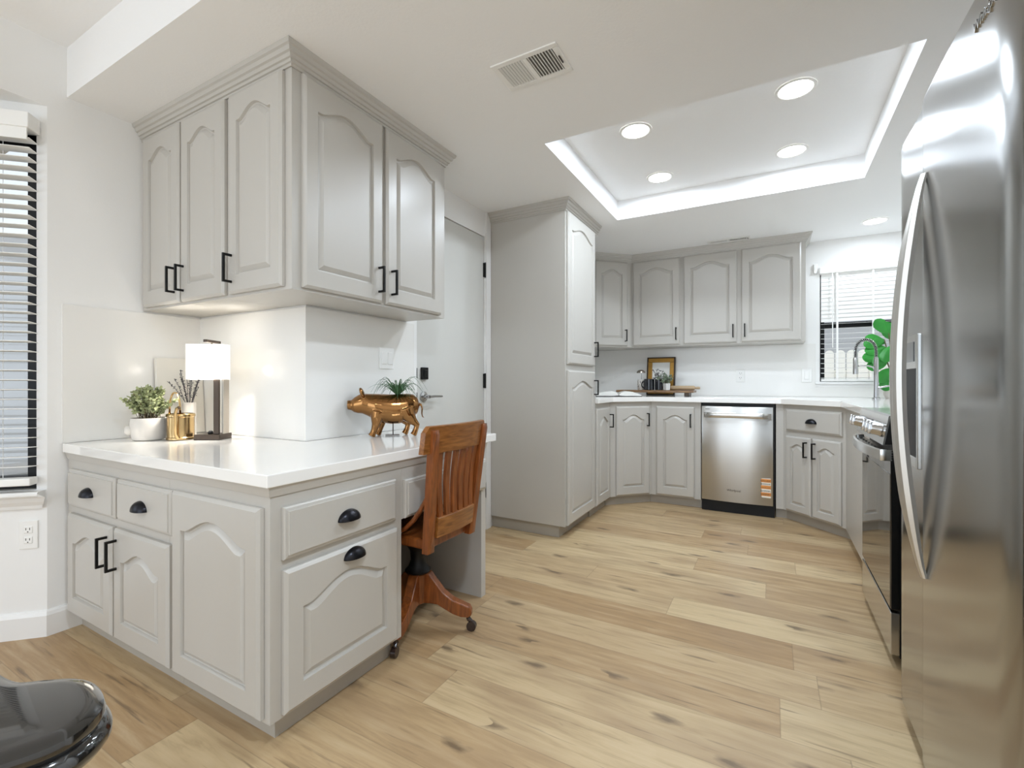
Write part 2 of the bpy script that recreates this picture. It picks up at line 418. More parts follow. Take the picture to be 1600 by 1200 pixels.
def door(fr, u0, u1, z0, z1, parent, handle=None, hz=None, rise=None, stile=0.058, d0=0.0, pull=None, hinge=None, rail=None):
    w = u1 - u0; st = min(stile, w * 0.2); rail = rail or st + 0.012
    rise = rise if rise is not None else min(0.044, (w - 2 * st) * 0.2)
    T = 0.02
    A = lambda i: arch_loop(u0 + st, u1 - st, z0 + rail, z1 - rail, rise, i)
    Q = [(rect_loop(u0, u1, z0, z1, 0), 0.001), (rect_loop(u0, u1, z0, z1, 0), T * 0.6), (rect_loop(u0, u1, z0, z1, 0.004), T * 0.78), (rect_loop(u0, u1, z0, z1, 0.010), T),
         (A(0), T), (A(0.003), T - 0.010), (A(0.008), T - 0.0105), (A(0.012), T - 0.008), (A(0.026), T - 0.0005)]
    mb = MB(); mb.loops([[fr.p(u, d0 + d, z) for u, z in l] for l, d in Q])
    o = mb.build('door', 'cab', parent)
    if handle:
        hu = u1 - 0.028 if handle == 'R' else u0 + 0.028
        bar_handle(fr, hu, d0 + T, hz, o)
    if pull is not None: cup_pull(fr, (u0 + u1) / 2 + pull[0], d0 + T, pull[1], o)
    return o
def drawer(fr, u0, u1, z0, z1, parent, pull=True, d0=0.0, bevel=0.016):
    T = 0.02
    Q = [(0, 0.001), (0, T * 0.55), (0.004, T * 0.72), (bevel * 0.75, T * 0.8), (bevel * 0.8, T), (bevel, T)]
    mb = MB(); mb.loops([[fr.p(u, d0 + d, z) for u, z in ((u0 + i, z0 + i), (u1 - i, z0 + i), (u1 - i, z1 - i), (u0 + i, z1 - i))] for i, d in Q])
    o = mb.build('drawer', 'cab', parent)
    if pull: cup_pull(fr, (u0 + u1) / 2, d0 + T, (z0 + z1) / 2 - 0.014, o)
    return o
def sweep(path, prof, name, m, parent=None, close=False):
    """profile (d outward, z) along an open xy path, outward = right of travel"""
    pts = [Vector((p[0], p[1])) for p in path]; n = len(pts); nr = []
    for i in range(n - 1):
        t = (pts[i + 1] - pts[i]).normalized(); nr.append(Vector((t.y, -t.x)))
    L = []
    for i in range(n):
        if i == 0: m_ = nr[0]
        elif i == n - 1: m_ = nr[-1]
        else: m_ = (nr[i - 1] + nr[i]) / (1 + nr[i - 1].dot(nr[i]))
        L.append([Vector((pts[i].x + m_.x * d, pts[i].y + m_.y * d, z)) for d, z in prof])
    mb = MB(); mb.loops(L); return mb.build(name, m, parent)

# ================================================================== THE SETTING
CK, CN, CT = 2.24, 2.45, 2.38        # kitchen ceiling, dining ceiling, tray
XL, XD, YB, XR = -2.60, -1.77, 4.74, 1.10
YS = 1.337                            # face of the short return wall
YH = 0.807                            # front of the dropped kitchen ceiling
WT = 0.12
fl = MB(); fl.box(-5.0, 3.0, -5.0, YB + 0.1, -0.06, 0.0); struct(fl.build('floor', 'floor'), 'light oak plank floor')

# kitchen ceiling with a tray recess
TX0, TX1, TY0, TY1 = -1.0, 0.475, 2.135, 3.40
c = MB()
c.box(XL - .1, TX0, YH + .05, YB + .1, CK, CK + .06); c.box(TX1, XR + .1, YH + .05, YB + .1, CK, CK + .06)
c.box(TX0, TX1, YH + .05, TY0, CK, CK + .06); c.box(TX0, TX1, TY1, YB + .1, CK, CK + .06)
struct(c.build('ceiling', 'ceil'), 'white dropped kitchen ceiling')
c = MB(); c.box(TX0 - .06, TX1 + .06, TY0 - .06, TY1 + .06, CT, CT + .05)
c.box(TX0 - .06, TX0, TY0 - .06, TY1 + .06, CK + .06, CT); c.box(TX1, TX1 + .06, TY0 - .06, TY1 + .06, CK + .06, CT)
c.box(TX0, TX1, TY0 - .06, TY0, CK + .06, CT); c.box(TX0, TX1, TY1, TY1 + .06, CK + .06, CT)
struct(c.build('ceiling', 'ceil'), 'raised tray of the kitchen ceiling')
c = MB(); c.box(-4.6, XR + 1.5, -3.7, YH, CN, CN + .06); c.box(XL - .1, XR + .1, YH, YH + .05, CK, CN + .06)
struct(c.build('ceiling', 'ceil'), 'higher dining area ceiling')
# walls
K = math.sqrt(.5)
C0 = Vector((-2.60, 0.745))          # corner where the bay begins
w = MB(); w.box(XL - WT, XL, C0.y, YS + WT, 0, CN)
w.box(XL - WT, XL, -3.6, C0.y, 2.172, CN)
struct(w.build('wall_left', 'wall'), 'white wall left of the desk and above the bay')
w = MB(); w.box(XL, XD, YS, YS + WT, 0, CK); struct(w.build('wall_return', 'wall'), 'white wall behind the lamp')
w = MB(); DY0, DY1, DZ = 2.062, 2.781, 2.066
w.box(XD - WT, XD, YS + WT, DY0, 0, CK); w.box(XD - WT, XD, DY1, YB, 0, CK); w.box(XD - WT, XD, DY0, DY1, DZ, CK)
struct(w.build('wall_door', 'wall'), 'white wall with the flush door')
# back wall with window opening
WX0, WX1, WZ0, WZ1 = 0.357, 1.04, 1.045, 2.0
w = MB(); w.box(XD - WT, WX0, YB, YB + WT, 0, CK); w.box(WX1, XR + WT, YB, YB + WT, 0, CK)
w.box(WX0, WX1, YB, YB + WT, 0, WZ0); w.box(WX0, WX1, YB, YB + WT, WZ1, CK)
struct(w.build('wall_back', 'wall'), 'white wall behind the sink')
w = MB(); w.box(XR, XR + WT, 1.022, YB + WT, 0, CK); w.box(0.352, XR + WT, 0.93, 1.022, 0, CK); w.box(XR, XR + WT, -3.6, 0.93, 0, CN)
struct(w.build('wall_right', 'wall'), 'white wall behind the refrigerator')
w = MB(); w.box(-3.5, -2.5, -3.72, -3.6, 0, CN); w.box(0.7, XR + WT, -3.72, -3.6, 0, CN); w.box(-2.5, 0.7, -3.72, -3.6, 2.3, CN)
struct(w.build('wall_rear', 'wall'), 'white dining wall with wide patio opening')
# bay
BF = Fr((C0.x, C0.y), (K, K))        # u runs towards the corner: bay positions are negative u
WS0, WS1, BZ0, BZ1 = -0.95, -0.035, 0.60, 2.06
w = MB(); BF.box(w, -1.1, WS0, -WT, 0, 0, 2.172); BF.box(w, WS1, 0.0, -WT, 0, 0, 2.172)
BF.box(w, WS0, WS1, -WT, 0, 0, BZ0); BF.box(w, WS0, WS1, -WT, 0, BZ1, 2.172)
struct(w.build('wall_bay', 'wall'), 'white angled bay wall under the blind')
e = C0 + Vector((-K, -K)) * 1.1
w = MB(); w.box(e.x - WT, e.x, -3.6, -2.7, 0, 2.172); w.box(e.x - WT, e.x, -0.3, e.y, 0, 2.172); w.box(e.x - WT, e.x, -2.7, -0.3, 0, 0.6); w.box(e.x - WT, e.x, -2.7, -0.3, 2.06, 2.172)
struct(w.build('wall_bay', 'wall'), 'white outer bay wall')
c = MB(); c.box(-3.7, XL - .12, -3.6, 0.80, 2.172, 2.22); struct(c.build('ceiling', 'ceil'), 'white bay ceiling')
# door
d_ = MB(); d_.box(XD - .045, XD - .006, DY0 + .004, DY1 - .004, .012, DZ - .004, .002)
D1 = struct(d_.build('door_1', 'doorpaint'), 'flush white garage door behind the desk', 'door')
for hz in (1.83, 1.05, 0.28):
    mb = MB(); mb.box(XD - .012, XD + .004, DY1 - .012, DY1 + .010, hz - .05, hz + .05, .002); mb.tube([(XD + .006, DY1 - .001, hz - .052), (XD + .006, DY1 - .001, hz + .052)], .006)
    mb.build('hinge', 'black', D1)['label'] = 'black butt hinge'
mb = MB(); mb.box(XD - .006, XD + .012, 2.10, 2.152, 1.055, 1.125, .003); mb.box(XD + .008, XD + .018, 2.112, 2.14, 1.07, 1.11, .003)
mb.build('deadbolt', 'black', D1)['label'] = 'square black deadbolt'
mb = MB(); mb.lathe([(.03, 0), (.03, .008), (.012, .012), (.010, .05)], seg=20); mb.xf(Matrix.Translation((XD - .006, 2.125, .955)) @ Matrix.Rotation(R(90), 4, 'Y'))
mb.tube([(XD + .044, 2.12, .955), (XD + .046, 2.17, .957), (XD + .044, 2.235, .955)], [.010, .009, .008], flat=(1, .8))
mb.build('lever_handle', 'chrome', D1, smooth='auto')['label'] = 'satin chrome lever handle'
mb = MB(); mb.box(XD - .05, XD - .04, DY0 - .0, DY1 + .0, 0, DZ); mb.build('gap_shade_sheet', 'ink', D1)  # dark sheet filling the opening, paints the shade in the door gaps
mb = MB(); mb.box(XD - .02, XD + .001, DY0 - .002, DY0 + .003, .93, .98); mb.box(XD - .02, XD + .001, DY0 - .002, DY0 + .003, 1.06, 1.12); mb.build('strike_plate', 'black', D1)
mb = MB(); mb.box(XD, XD + .012, DY1 + .006, 2.846, 0, CK - 0.0); struct(mb.build('trim_1', 'trim'), 'white jamb strip between door and pantry')
# baseboards
prof = [(0, 0), (.015, 0), (.015, .085), (.010, .098), (.006, .102), (0, .104)]
struct(sweep([(XL - K * 1.1, C0.y - K * 1.1), (C0.x, C0.y), (XL, 0.858)], prof, 'baseboard_left', 'trim'), 'white baseboard beside the desk cabinet')
struct(sweep([(XR, .93), (XR, -3.6)], prof, 'baseboard_right', 'trim'), 'white baseboard on the right wall')
# splash slabs on the desk walls
SZ0, SZ1 = 0.783, 1.366
mb = MB(); mb.box(XL, XL + .008, 0.79, YS, SZ0, SZ1); mb.box(XL, XD - .0, YS - .008, YS, SZ0, SZ1); mb.box(XD, XD + .008, YS - .008, 2.03, SZ0, SZ1)
struct(mb.build('trim_2', 'splash'), 'white stone splashback above the desk')
mb = MB(); mb.box(XD, WX0 - .03, YB - .008, YB, .916, 1.37); mb.box(WX0 - .03, XR, YB - .008, YB, .916, WZ0 - .045)
struct(mb.build('trim_3', 'splash'), 'white stone splashback behind the sink')
# back window
w1 = MB(); g = .035
for a in ((WX0, WX0 + g, WZ0, WZ1), (WX1 - g, WX1, WZ0, WZ1), (WX0 + g, WX1 - g, WZ0, WZ0 + g * .5), (WX0 + g, WX1 - g, WZ1 - g, WZ1), (WX0 + g, WX1 - g, 1.50, 1.545)):
    w1.box(a[0], a[1], YB + .035, YB + .075, a[2], a[3], .002)
N1 = struct(w1.build('window_1', 'blackpl'), 'black framed window over the sink', 'window')
mb = MB(); mb.box(WX0 + g, WX1 - g, YB + .05, YB + .054, WZ0 + .02, WZ1 - g); mb.build('pane', 'glass', N1)
mb = MB(); mb.box(WX0 - .035, WX1 + .03, YB - .03, YB + .03, WZ0 - .022, WZ0 - .002, .004); mb.box(WX0 - .03, WX1 + .03, YB - .012, YB, WZ0 - .045, WZ0 - .022, .003); mb.build('sill', 'trim', N1)
# bay window
mb = MB(); g = .05
for a in ((WS0, WS0 + g, BZ0, BZ1), (WS1 - g, WS1, BZ0, BZ1), (WS0 + g, WS1 - g, BZ0, BZ0 + g), (WS0 + g, WS1 - g, BZ1 - g, BZ1)):
    BF.box(mb, a[0], a[1], -.085, -.035, a[2], a[3], .002)
N2 = struct(mb.build('window_2', 'blackpl'), 'black framed bay window behind open blind', 'window')
mb = MB(); BF.box(mb, WS0 + g, WS1 - g, -.066, -.062, BZ0 + g, BZ1 - g); mb.build('pane', 'glass', N2)
sp_ = [(-.11, BZ0 - .022), (-.11, BZ0 - .002), (.048, BZ0 - .002), (.052, BZ0 - .008), (.052, BZ0 - .016), (.048, BZ0 - .022), (.040, BZ0 - .026), (.030, BZ0 - .045), (.018, BZ0 - .062), (.014, BZ0 - .075), (0.0, BZ0 - .075), (0, BZ0 - .022)]
mb = MB(); L = []
for u in (WS0 - .02, -.004):
    L.append([BF.p(u - (0.0 if u < -.5 else (.0 if z > BZ0 - .024 else (.052 - max(0, d)) * .9 - .03)), d, z) for d, z in sp_])
mb.loops(L); mb.build('sill', 'trim', N2)

# outdoors
o1 = MB(); o1.box(-7.6, -7.5, -5.0, 6.0, 0, 2.7)
tag(o1.build('garden_wall', 'outsidewall'), 'grey outdoor wall seen through the bay window blind', 'wall')
o1 = MB()
for k in range(12): o1.box(-1.5, 4.0, 8.0 - k * .004, 8.06 - k * .004, k * .2, k * .2 + .195)
tag(o1.build('neighbour_siding', 'outsidewall'), 'grey lap siding outside above the white fence', 'wall')
F1 = thing('picket_fence', 'white picket fence with scalloped tops outside the sink window', 'fence', (0.9, 6.5, 0))
o1 = MB()
for k in range(22):
    x = -.2 + k * .105
    pts = [(x, 0), (x + .092, 0)] + [(x + .046 + .046 * math.cos(a * math.pi / 8), 1.36 + .05 * math.sin(a * math.pi / 8)) for a in range(9)]
    o1.loops([[Vector((px, yy, pz)) for px, pz in pts] for yy in (6.5, 6.52)])
p_ = o1.build('pickets', 'fence', F1)
o1 = MB(); o1.box(-.2, 2.1, 6.52, 6.56, .3, .38); o1.box(-.2, 2.1, 6.52, 6.56, 1.1, 1.18); o1.build('rail', 'fence', F1)
gd = MB(); gd.box(-9, 6, -6, 9, -.12, -.07); struct(gd.build('ground', 'ground'), 'ground outdoors')

# ------------------------------------------------------------------ blinds
B = thing('window_blind', 'white slatted blind over the black framed bay window', 'blind', BF.p(-.5, .03, BZ0))
mb = MB()
for k in range(35):
    z = 0.70 + k * .0385
    a = R(4)
    mb.loops([[BF.p(u, .030 + dd * math.cos(a) - 0, z + dd * math.sin(a) + hh) for dd, hh in ((-.025, -.0012), (.025, -.0012), (.025, .0012), (-.025, .0012))] for u in (WS0, -.028)])
mb.build('slats', 'blind', B)
mb = MB(); BF.box(mb, WS0 - .01, -.020, .004, .075, 2.045, 2.105, .003); BF.box(mb, WS0, -.03, .06, .066, 2.0, 2.05); 
mb.build('valance', 'blind', B)
mb = MB(); BF.box(mb, WS0, -.026, .006, .054, 0.625, 0.655, .004); mb.build('bottom_rail', 'blind', B)
mb = MB()
for u in (-.14, -.5, -.85):
    for dd in (.006, .054): mb.tube([BF.p(u, dd, .64), BF.p(u, dd, 2.05)], .0012, 6)
mb.build('ladder_cord', 'blind', B)

B = thing('window_blind', 'white blind half closed over the sink window', 'blind', (.7, YB - .03, WZ0))
mb = MB()
zz = 1.075; k = 0
while zz < 1.97:
    closed = zz > 1.545
    a = R(80) if closed else R(6)
    mb.loops([[Vector((x, YB + .004 + dd * math.cos(a), zz + dd * math.sin(a) + hh)) for dd, hh in ((-.024, -.001), (.024, -.001), (.024, .001), (-.024, .001))] for x in (WX0 + .008, WX1 - .01)])
    zz += .034 if closed else .0415
mb.build('slats', 'blind', B)
mb = MB(); mb.box(WX0 - .004, WX1, YB - .035, YB + .03, 1.955, 2.012, .004); mb.build('valance', 'blind', B)
mb = MB(); mb.box(WX0 + .008, WX1 - .01, YB - .02, YB + .028, 1.048, 1.066, .003); mb.build('bottom_rail', 'blind', B)
mb = MB(); mb.tube([(WX0 + .085, YB - .03, 1.98), (WX0 + .087, YB - .034, 1.33)], .004, 8); mb.build('wand', 'blind', B)
mb = MB()
for x in (WX0 + .12, WX0 + .36, WX0 + .6): mb.box(x - .007, x + .007, YB - .021, YB - .020, 1.06, 1.96)
mb.build('ladder_tape', 'blind', B)
mb = MB(); mb.box(WX0 - .045, WX0 - .020, YB - .028, YB - .001, 1.965, 2.045, .003); tag(mb.build('curtain_bracket', 'white'), 'small white bracket on the wall beside the sink window', 'bracket')

# ------------------------------------------------------------------ lights in the ceiling
def can_light(x, y, z, label, power, r=.072):
    t = thing('recessed_light', label, 'light', (x, y, z), 'recessed ceiling lights')
    mb = MB(); mb.lathe([(r + .012, -.0005), (r + .012, -.004), (r, -.006), (r - .004, -.003), (r - .004, -.0005)], (x, y, z), 40, False, False); mb.build('trim_ring', 'white', t, smooth='auto')
    mb = MB(); mb.lathe([(r - .003, -.002), (r - .003, -.0035)], (x, y, z), 40); mb.build('lens', 'led', t)
    l = bpy.data.lights.new('recessed_lamp', 'AREA'); l.shape = 'DISK'; l.size = .12; l.energy = power; l.color = (.77, .88, 1.0); l.spread = R(178)
    o = bpy.data.objects.new('recessed_lamp', l); COL.objects.link(o); o.location = (0, 0, -.008); o.parent = t
    return t
can_light(-.635, 2.495, CT, 'round recessed light in the tray nearest the ceiling vent', 4.6)
can_light(-.640, 3.135, CT, 'round recessed light in the tray corner nearest the pantry', 4.6)
can_light(.095, 2.495, CT, 'round recessed light in the tray nearest the refrigerator top', 4.6)
can_light(.100, 3.150, CT, 'round recessed light in the tray nearest the sink window', 4.6)
can_light(.670, 4.345, CK, 'round recessed light in the low ceiling above the sink', 2.2)
# added fill lamps, unseen, under the dining ceiling around the camera
for x, y, pw in ((-1.7, -.9, 1.2), (.15, .30, 13), (.15, -1.2, 5)): area('fill_lamp', (x, y, CN - .01), (0, 0, 0), .14, .14, pw, (.76, .875, 1.0), 'DISK', 170)

# vents
def vent(name, label, x0, x1, y0, y1, z, n, dark_from):
    t = thing(name, label, 'vent', ((x0 + x1) / 2, (y0 + y1) / 2, z))
    fx, fy = .024, .022
    mb = MB()
    mb.box(x0, x1, y0, y0 + fy, z - .006, z, .002); mb.box(x0, x1, y1 - fy, y1, z - .006, z, .002)
    mb.box(x0, x0 + fx, y0 + fy, y1 - fy, z - .006, z, .002); mb.box(x1 - fx, x1, y0 + fy, y1 - fy, z - .006, z, .002)
    xm = x0 + (x1 - x0) * .5; mb.box(xm - .007, xm + .007, y0 + fy, y1 - fy, z - .006, z)
    mb.build('frame', 'white', t)
    mb = MB(); mb.box(x0 + fx, x1 - fx, y0 + fy, y1 - fy, z - .0012, z - .0002); mb.build('duct', 'greyvent', t)
    for (a, b_, tl) in ((x0 + fx, xm - .007, -38), (xm + .007, x1 - fx, 38)):
        mb = MB(); k = int((b_ - a) / .0105)
        for i in range(k):
            x = a + (i + .5) * (b_ - a) / k
            mb.box(-.0042, .0042, y0 + fy, y1 - fy, -.0006, .0006, 0, Matrix.Translation((x, 0, z - .0042)) @ Matrix.Rotation(R(tl), 4, 'Y'))
        mb.build('louvres', 'white', t)
    mb = MB(); mb.box(x1 - .017, x1 - .013, (y0 + y1) / 2 - .02, (y0 + y1) / 2 + .02, z - .010, z - .005); mb.build('damper_lever', 'ink', t)
vent('ceiling_vent', 'white ceiling register near the tall wall cabinets', -.937, -.666, 1.510, 1.680, CK, 10, .5)
vent('ceiling_vent', 'narrow white ceiling register above the far wall cabinets', -.485, -.158, 4.275, 4.378, CK, 10, .5)

# outlets and switches
def plate(label, fr, u, z, w, h, kind, name, cat):
    o_ = fr.p(u, 0, z); t = thing(name, label, cat, (o_.x, o_.y, o_.z))
    mb = MB(); fr.box(mb, u - w / 2, u + w / 2, 0, .006, z - h / 2, z + h / 2, .0025); mb.build('cover_plate', 'white', t)
    if kind == 'outlet':
        for s_ in (-1, 1):
            mb = MB(); zc = z + s_ * .021; fr.box(mb, u - w * .24, u + w * .24, .004, .0085, zc - .0145, zc + .0145, .003); r_ = mb.build('receptacle', 'white', t)
            mb = MB()
            for k in (-1, 1): fr.box(mb, u + k * w * .1 - .0012, u + k * w * .1 + .0012, .0075, .0088, zc - .001, zc + .008)
            fr.box(mb, u - .002, u + .002, .0075, .0088, zc - .010, zc - .006); mb.build('slot', 'ink', r_)
    else:
        n = kind
        for i in range(n):
            uc = u + (i - (n - 1) / 2) * w * .46
            mb = MB(); fr.box(mb, uc - w * (.17 if n > 1 else .24), uc + w * (.17 if n > 1 else .24), .004, .010, z - h * .29, z + h * .29, .003); mb.build('rocker', 'white', t)
plate('white outlet low on the bay wall below the window sill', BF, -.059, .418, .062, .115, 'outlet', 'wall_outlet', 'outlet')
FD = Fr((XD + .008, 0), (0, 1))
plate('white double switch plate on the splash above the pig', FD, 1.812, 1.163, .10, .11, 2, 'light_switch', 'switch')
FB = Fr((0, YB - .008), (1, 0))
plate('white outlet on the splash right of the gold frame', FB, -.25, 1.10, .07, .115, 'outlet', 'wall_outlet', 'outlet')
plate('white switch plate on the splash left of the sink window', FB, .262, 1.10, .075, .12, 1, 'light_switch', 'switch')

# ================================================================== DESK CABINETS
G = 'greige cabinets around the desk'
FL = Fr((0, .809), (1, 0))            # desk face towards the dining room, u = x
FRT = Fr((-1.224, 0), (0, 1))         # desk face towards the kitchen, u = y
DB, DT = .077, .745
def body(t, boxes, m='cab', name='body'):
    mb = MB()
    for b in boxes: mb.box(*b)
    return mb.build(name, m, t)
t = thing('base_cabinet', 'greige desk cabinet with two cup pull drawers over two small doors', 'cabinet', (-2.2, 1.07, 0), G)
body(t, [(XL + .009, -1.766, .809, YS - .01, DB, DT)])
body(t, [(XL + .009, -1.766, .852, YS - .02, 0, DB)], 'toe', 'toe_kick')
drawer(FL, -2.547, -2.130, .530, .680, t); drawer(FL, -2.108, -1.726, .530, .680, t)
door(FL, -2.547, -2.151, .089, .497, t, 'R', .405); door(FL, -2.130, -1.740, .089, .497, t, 'L', .405)
t = thing('base_cabinet', 'greige corner desk cabinet with tall arched panel and file drawer', 'cabinet', (-1.5, 1.07, 0), G)
body(t, [(-1.765, -1.224, .809, YS, DB, DT)])
body(t, [(-1.765, -1.266, .852, 1.323, 0, DB)], 'toe', 'toe_kick')
door(FL, -1.716, -1.249, .089, .683, t, rise=.05)['label'] = 'tall arched panel without a handle'
drawer(FRT, .843, 1.296, .530, .680, t)
door(FRT, .843, 1.302, .089, .500, t, pull=(.02, .462), rise=.05)['label'] = 'arched file drawer front with a cup pull'
t = thing('kneehole_drawer_unit', 'greige pencil drawer rail under the desk above the oak chair', 'drawer', (-1.4, 1.6, .5), G)
body(t, [(-1.74, -1.224, YS + .001, 1.892, .66, DT), (-1.244, -1.224, YS + .001, 1.892, .52, .66)])
body(t, [(-1.759, -1.741, YS + .001, 1.892, .0, DT)], 'kneeshade', 'shade_panel')['label'] = 'added dark panel with the kneehole shade in its colour'  # added panel; its dark colour paints the shade within the kneehole
drawer(FRT, YS + .008, 1.915, .523, .668, t, pull=False)
t = thing('desk_end_panel', 'greige end panel carrying the far end of the desk', 'panel', (-1.5, 1.9, 0), G)
body(t, [(XD + .02, -1.224, 1.893, 1.93, 0, .52), (XD + .02, -1.224, 1.893, 1.93, .52, DT)], name='panel')
# molding under the desk top
sweep_path = [(XL + .009, .809), (-1.224, .809), (-1.224, 1.985)]
mb_ = sweep([(XL + .010, .809), (-1.224, .809), (-1.224, 1.93)], [(0.0006, .716), (.004, .716), (.011, .7445), (0.0006, .7445)], 'desk_moulding', 'cab')
tag(mb_, 'thin greige moulding under the edge of the white desk top', 'moulding')
mb = MB(); mb.prism([(XL + .009, .789), (-1.207, .789), (-1.207, 2.005), (XD + .009, 2.005), (XD + .009, YS - .009), (XL + .009, YS - .009)], .745, .782, .003)
tag(mb.build('countertop', 'quartz'), 'white quartz desk top holding the lamp and bronze pig', 'countertop')

# wall cabinets over the desk
UZ0, UZ1 = 1.375, CK
t = thing('wall_cabinet', 'greige wall cabinet over the desk lamp with two narrow doors', 'cabinet', (-2.26, 1.2, UZ0), G)
FU = Fr((0, 1.08), (1, 0)); FV = Fr((-1.508, 0), (0, 1))
body(t, [(XL + .001, -1.926, 1.08, YS - .001, UZ0, CK - .001)])
door(FU, -2.565, -2.247, 1.386, 2.168, t, 'R', 1.482); door(FU, -2.229, -1.908, 1.386, 2.168, t, 'L', 1.482)
t = thing('wall_cabinet', 'greige corner wall cabinet wrapping the wall end with three tall doors', 'cabinet', (-1.7, 1.3, UZ0), G)
mb = MB(); mb.prism([(-1.925, 1.08), (-1.508, 1.08), (-1.508, 1.975), (XD + .001, 1.975), (XD + .001, YS - .001), (-1.925, YS - .001)], UZ0, CK - .001); mb.build('body', 'cab', t)
door(FU, -1.875, -1.545, 1.386, 2.168, t, 'L', 1.482)
door(FV, 1.118, 1.515, 1.386, 2.168, t, 'R', 1.482); door(FV, 1.537, 1.930, 1.386, 2.168, t, 'L', 1.482)
CROWN = [(.0006, CK - .068), (.006, CK - .068), (.008, CK - .060), (.013, CK - .058), (.015, CK - .048), (.021, CK - .046), (.024, CK - .034), (.031, CK - .031), (.035, CK - .018), (.042, CK - .014), (.046, CK - .0008), (.0006, CK - .0008)]
tag(sweep([(XL + .001, 1.08), (-1.508, 1.08), (-1.508, 1.975), (XD + .05, 1.975)], CROWN, 'crown_moulding', 'cab'), 'greige stepped crown moulding on the wall cabinets over the desk', 'moulding')

# ================================================================== KITCHEN CABINETS
GK = 'greige kitchen cabinets'
PX, PY0, PY1 = -1.188, 2.85, 3.443
t = thing('pantry_cabinet', 'tall greige pantry cabinet standing beside the white door', 'cabinet', (-1.48, 3.15, 0), GK)
body(t, [(XD + .002, PX, PY0, PY1, .085, CK - .001)])
body(t, [(XD + .002, PX - .058, PY0 + .032, PY1, 0, .085)], 'toe', 'toe_kick')
FP = Fr((PX, 0), (0, 1))
door(FP, PY0 + .020, 3.398, 1.160, 2.175, t, 'R', 1.285); door(FP, PY0 + .020, 3.398, .090, 1.118, t, 'R', 1.0)
tag(sweep([(XD + .013, PY0), (PX, PY0), (PX, PY1 + .03)], CROWN, 'crown_moulding', 'cab'), 'greige crown moulding on top of the tall pantry', 'moulding')
BX, BYF = -1.19, 4.10
BZ, BT = .075, .875
t = thing('base_cabinet', 'narrow greige base cabinet squeezed beside the pantry', 'cabinet', (-1.4, 3.63, 0), GK)
body(t, [(XD + .01, BX, PY1 + .001, 3.815, BZ, BT)]); body(t, [(XD + .01, BX - .042, PY1 + .001, 3.815, 0, BZ)], 'toe', 'toe_kick')
FS = Fr((BX, 0), (0, 1)); door(FS, 3.450, 3.790, .085, .835, t, 'R', .722)
t = thing('base_cabinet', 'greige diagonal corner base cabinet with one arched door below the gold frame', 'cabinet', (-1.4, 4.3, 0), GK)
mb = MB(); mb.prism([(BX, 3.816), (-.906, BYF), (-.906, YB - .01), (XD + .01, YB - .01), (XD + .01, 3.816)], BZ, BT); mb.build('body', 'cab', t)
mb = MB(); mb.prism([(BX - .042, 3.835), (-.925, BYF + .045), (-.925, YB - .02), (XD + .02, YB - .02), (XD + .02, 3.835)], 0, BZ); mb.build('toe_kick', 'toe', t)
FG = Fr((BX, 3.816), (1, 1)); door(FG, .058, .375, .085, .835, t, 'R', .722)
t = thing('base_cabinet', 'greige base cabinet with one arched door left of the dishwasher', 'cabinet', (-.7, 4.3, 0), GK)
body(t, [(-.905, -.508, BYF, YB - .01, BZ, BT)]); body(t, [(-.924, -.508, BYF + .045, YB - .02, 0, BZ)], 'toe', 'toe_kick')
FBK = Fr((0, BYF), (1, 0)); door(FBK, -.864, -.556, .085, .835, t, 'R', .722)
t = thing('base_cabinet', 'greige diagonal sink cabinet with one drawer front over two doors', 'cabinet', (.5, 4.2, 0), GK)
mb = MB(); mb.prism([(.028, BYF), (.076, BYF), (.425, 3.751), (.425, 2.79), (XR - .01, 2.79), (XR - .01, YB - .01), (.028, YB - .01)], BZ, BT); mb.build('body', 'cab', t)
mb = MB(); mb.prism([(.028, BYF + .045), (.10, BYF + .04), (.47, 3.77), (.47, 2.80), (XR - .02, 2.80), (XR - .02, YB - .02), (.028, YB - .02)], 0, BZ); mb.build('toe_kick', 'toe', t)
FSD = Fr((.076, BYF), (1, -1))
drawer(FSD, .035, .475, .680, .840, t); door(FSD, .035, .246, .085, .640, t, 'R', .555); door(FSD, .258, .470, .085, .640, t, 'L', .555)
# kitchen counter
mb = MB(); mb.prism([(XD + .001, PY1 + .002), (-1.157, PY1 + .002), (-1.157, 3.8015), (-.8935, 4.065), (.0615, 4.065), (.395, 3.7315), (.395, 2.785), (XR - .001, 2.785), (XR - .001, YB - .009), (XD + .001, YB - .009)], .875, .915, .003)
tag(mb.build('countertop', 'quartz'), 'white quartz kitchen worktop running under the sink window', 'countertop')
# wall cabinets of the kitchen
KZ0 = 1.372; yu = 4.435
t = thing('wall_cabinet', 'greige diagonal corner wall cabinet with one narrow door', 'cabinet', (-1.5, 4.45, KZ0), GK)
mb = MB(); mb.prism([(XD + .001, 4.13), (-1.475, 4.13), (-1.17, yu), (-1.17, YB - .001), (XD + .001, YB - .001)], KZ0, CK - .001); mb.build('body', 'cab', t)
FUD = Fr((-1.475, 4.13), (1, 1)); door(FUD, .05, .385, KZ0 + .012, 2.172, t, 'R', 1.48)
FUB = Fr((0, yu), (1, 0))
t = thing('wall_cabinet', 'greige single door wall cabinet above the gold frame', 'cabinet', (-.95, 4.6, KZ0), GK)
body(t, [(-1.169, -.712, yu, YB - .001, KZ0, CK - .001)]); door(FUB, -1.150, -.728, KZ0 + .012, 2.172, t, 'R', 1.48)
t = thing('wall_cabinet', 'greige double door wall cabinet nearest the sink window', 'cabinet', (-.24, 4.6, KZ0), GK)
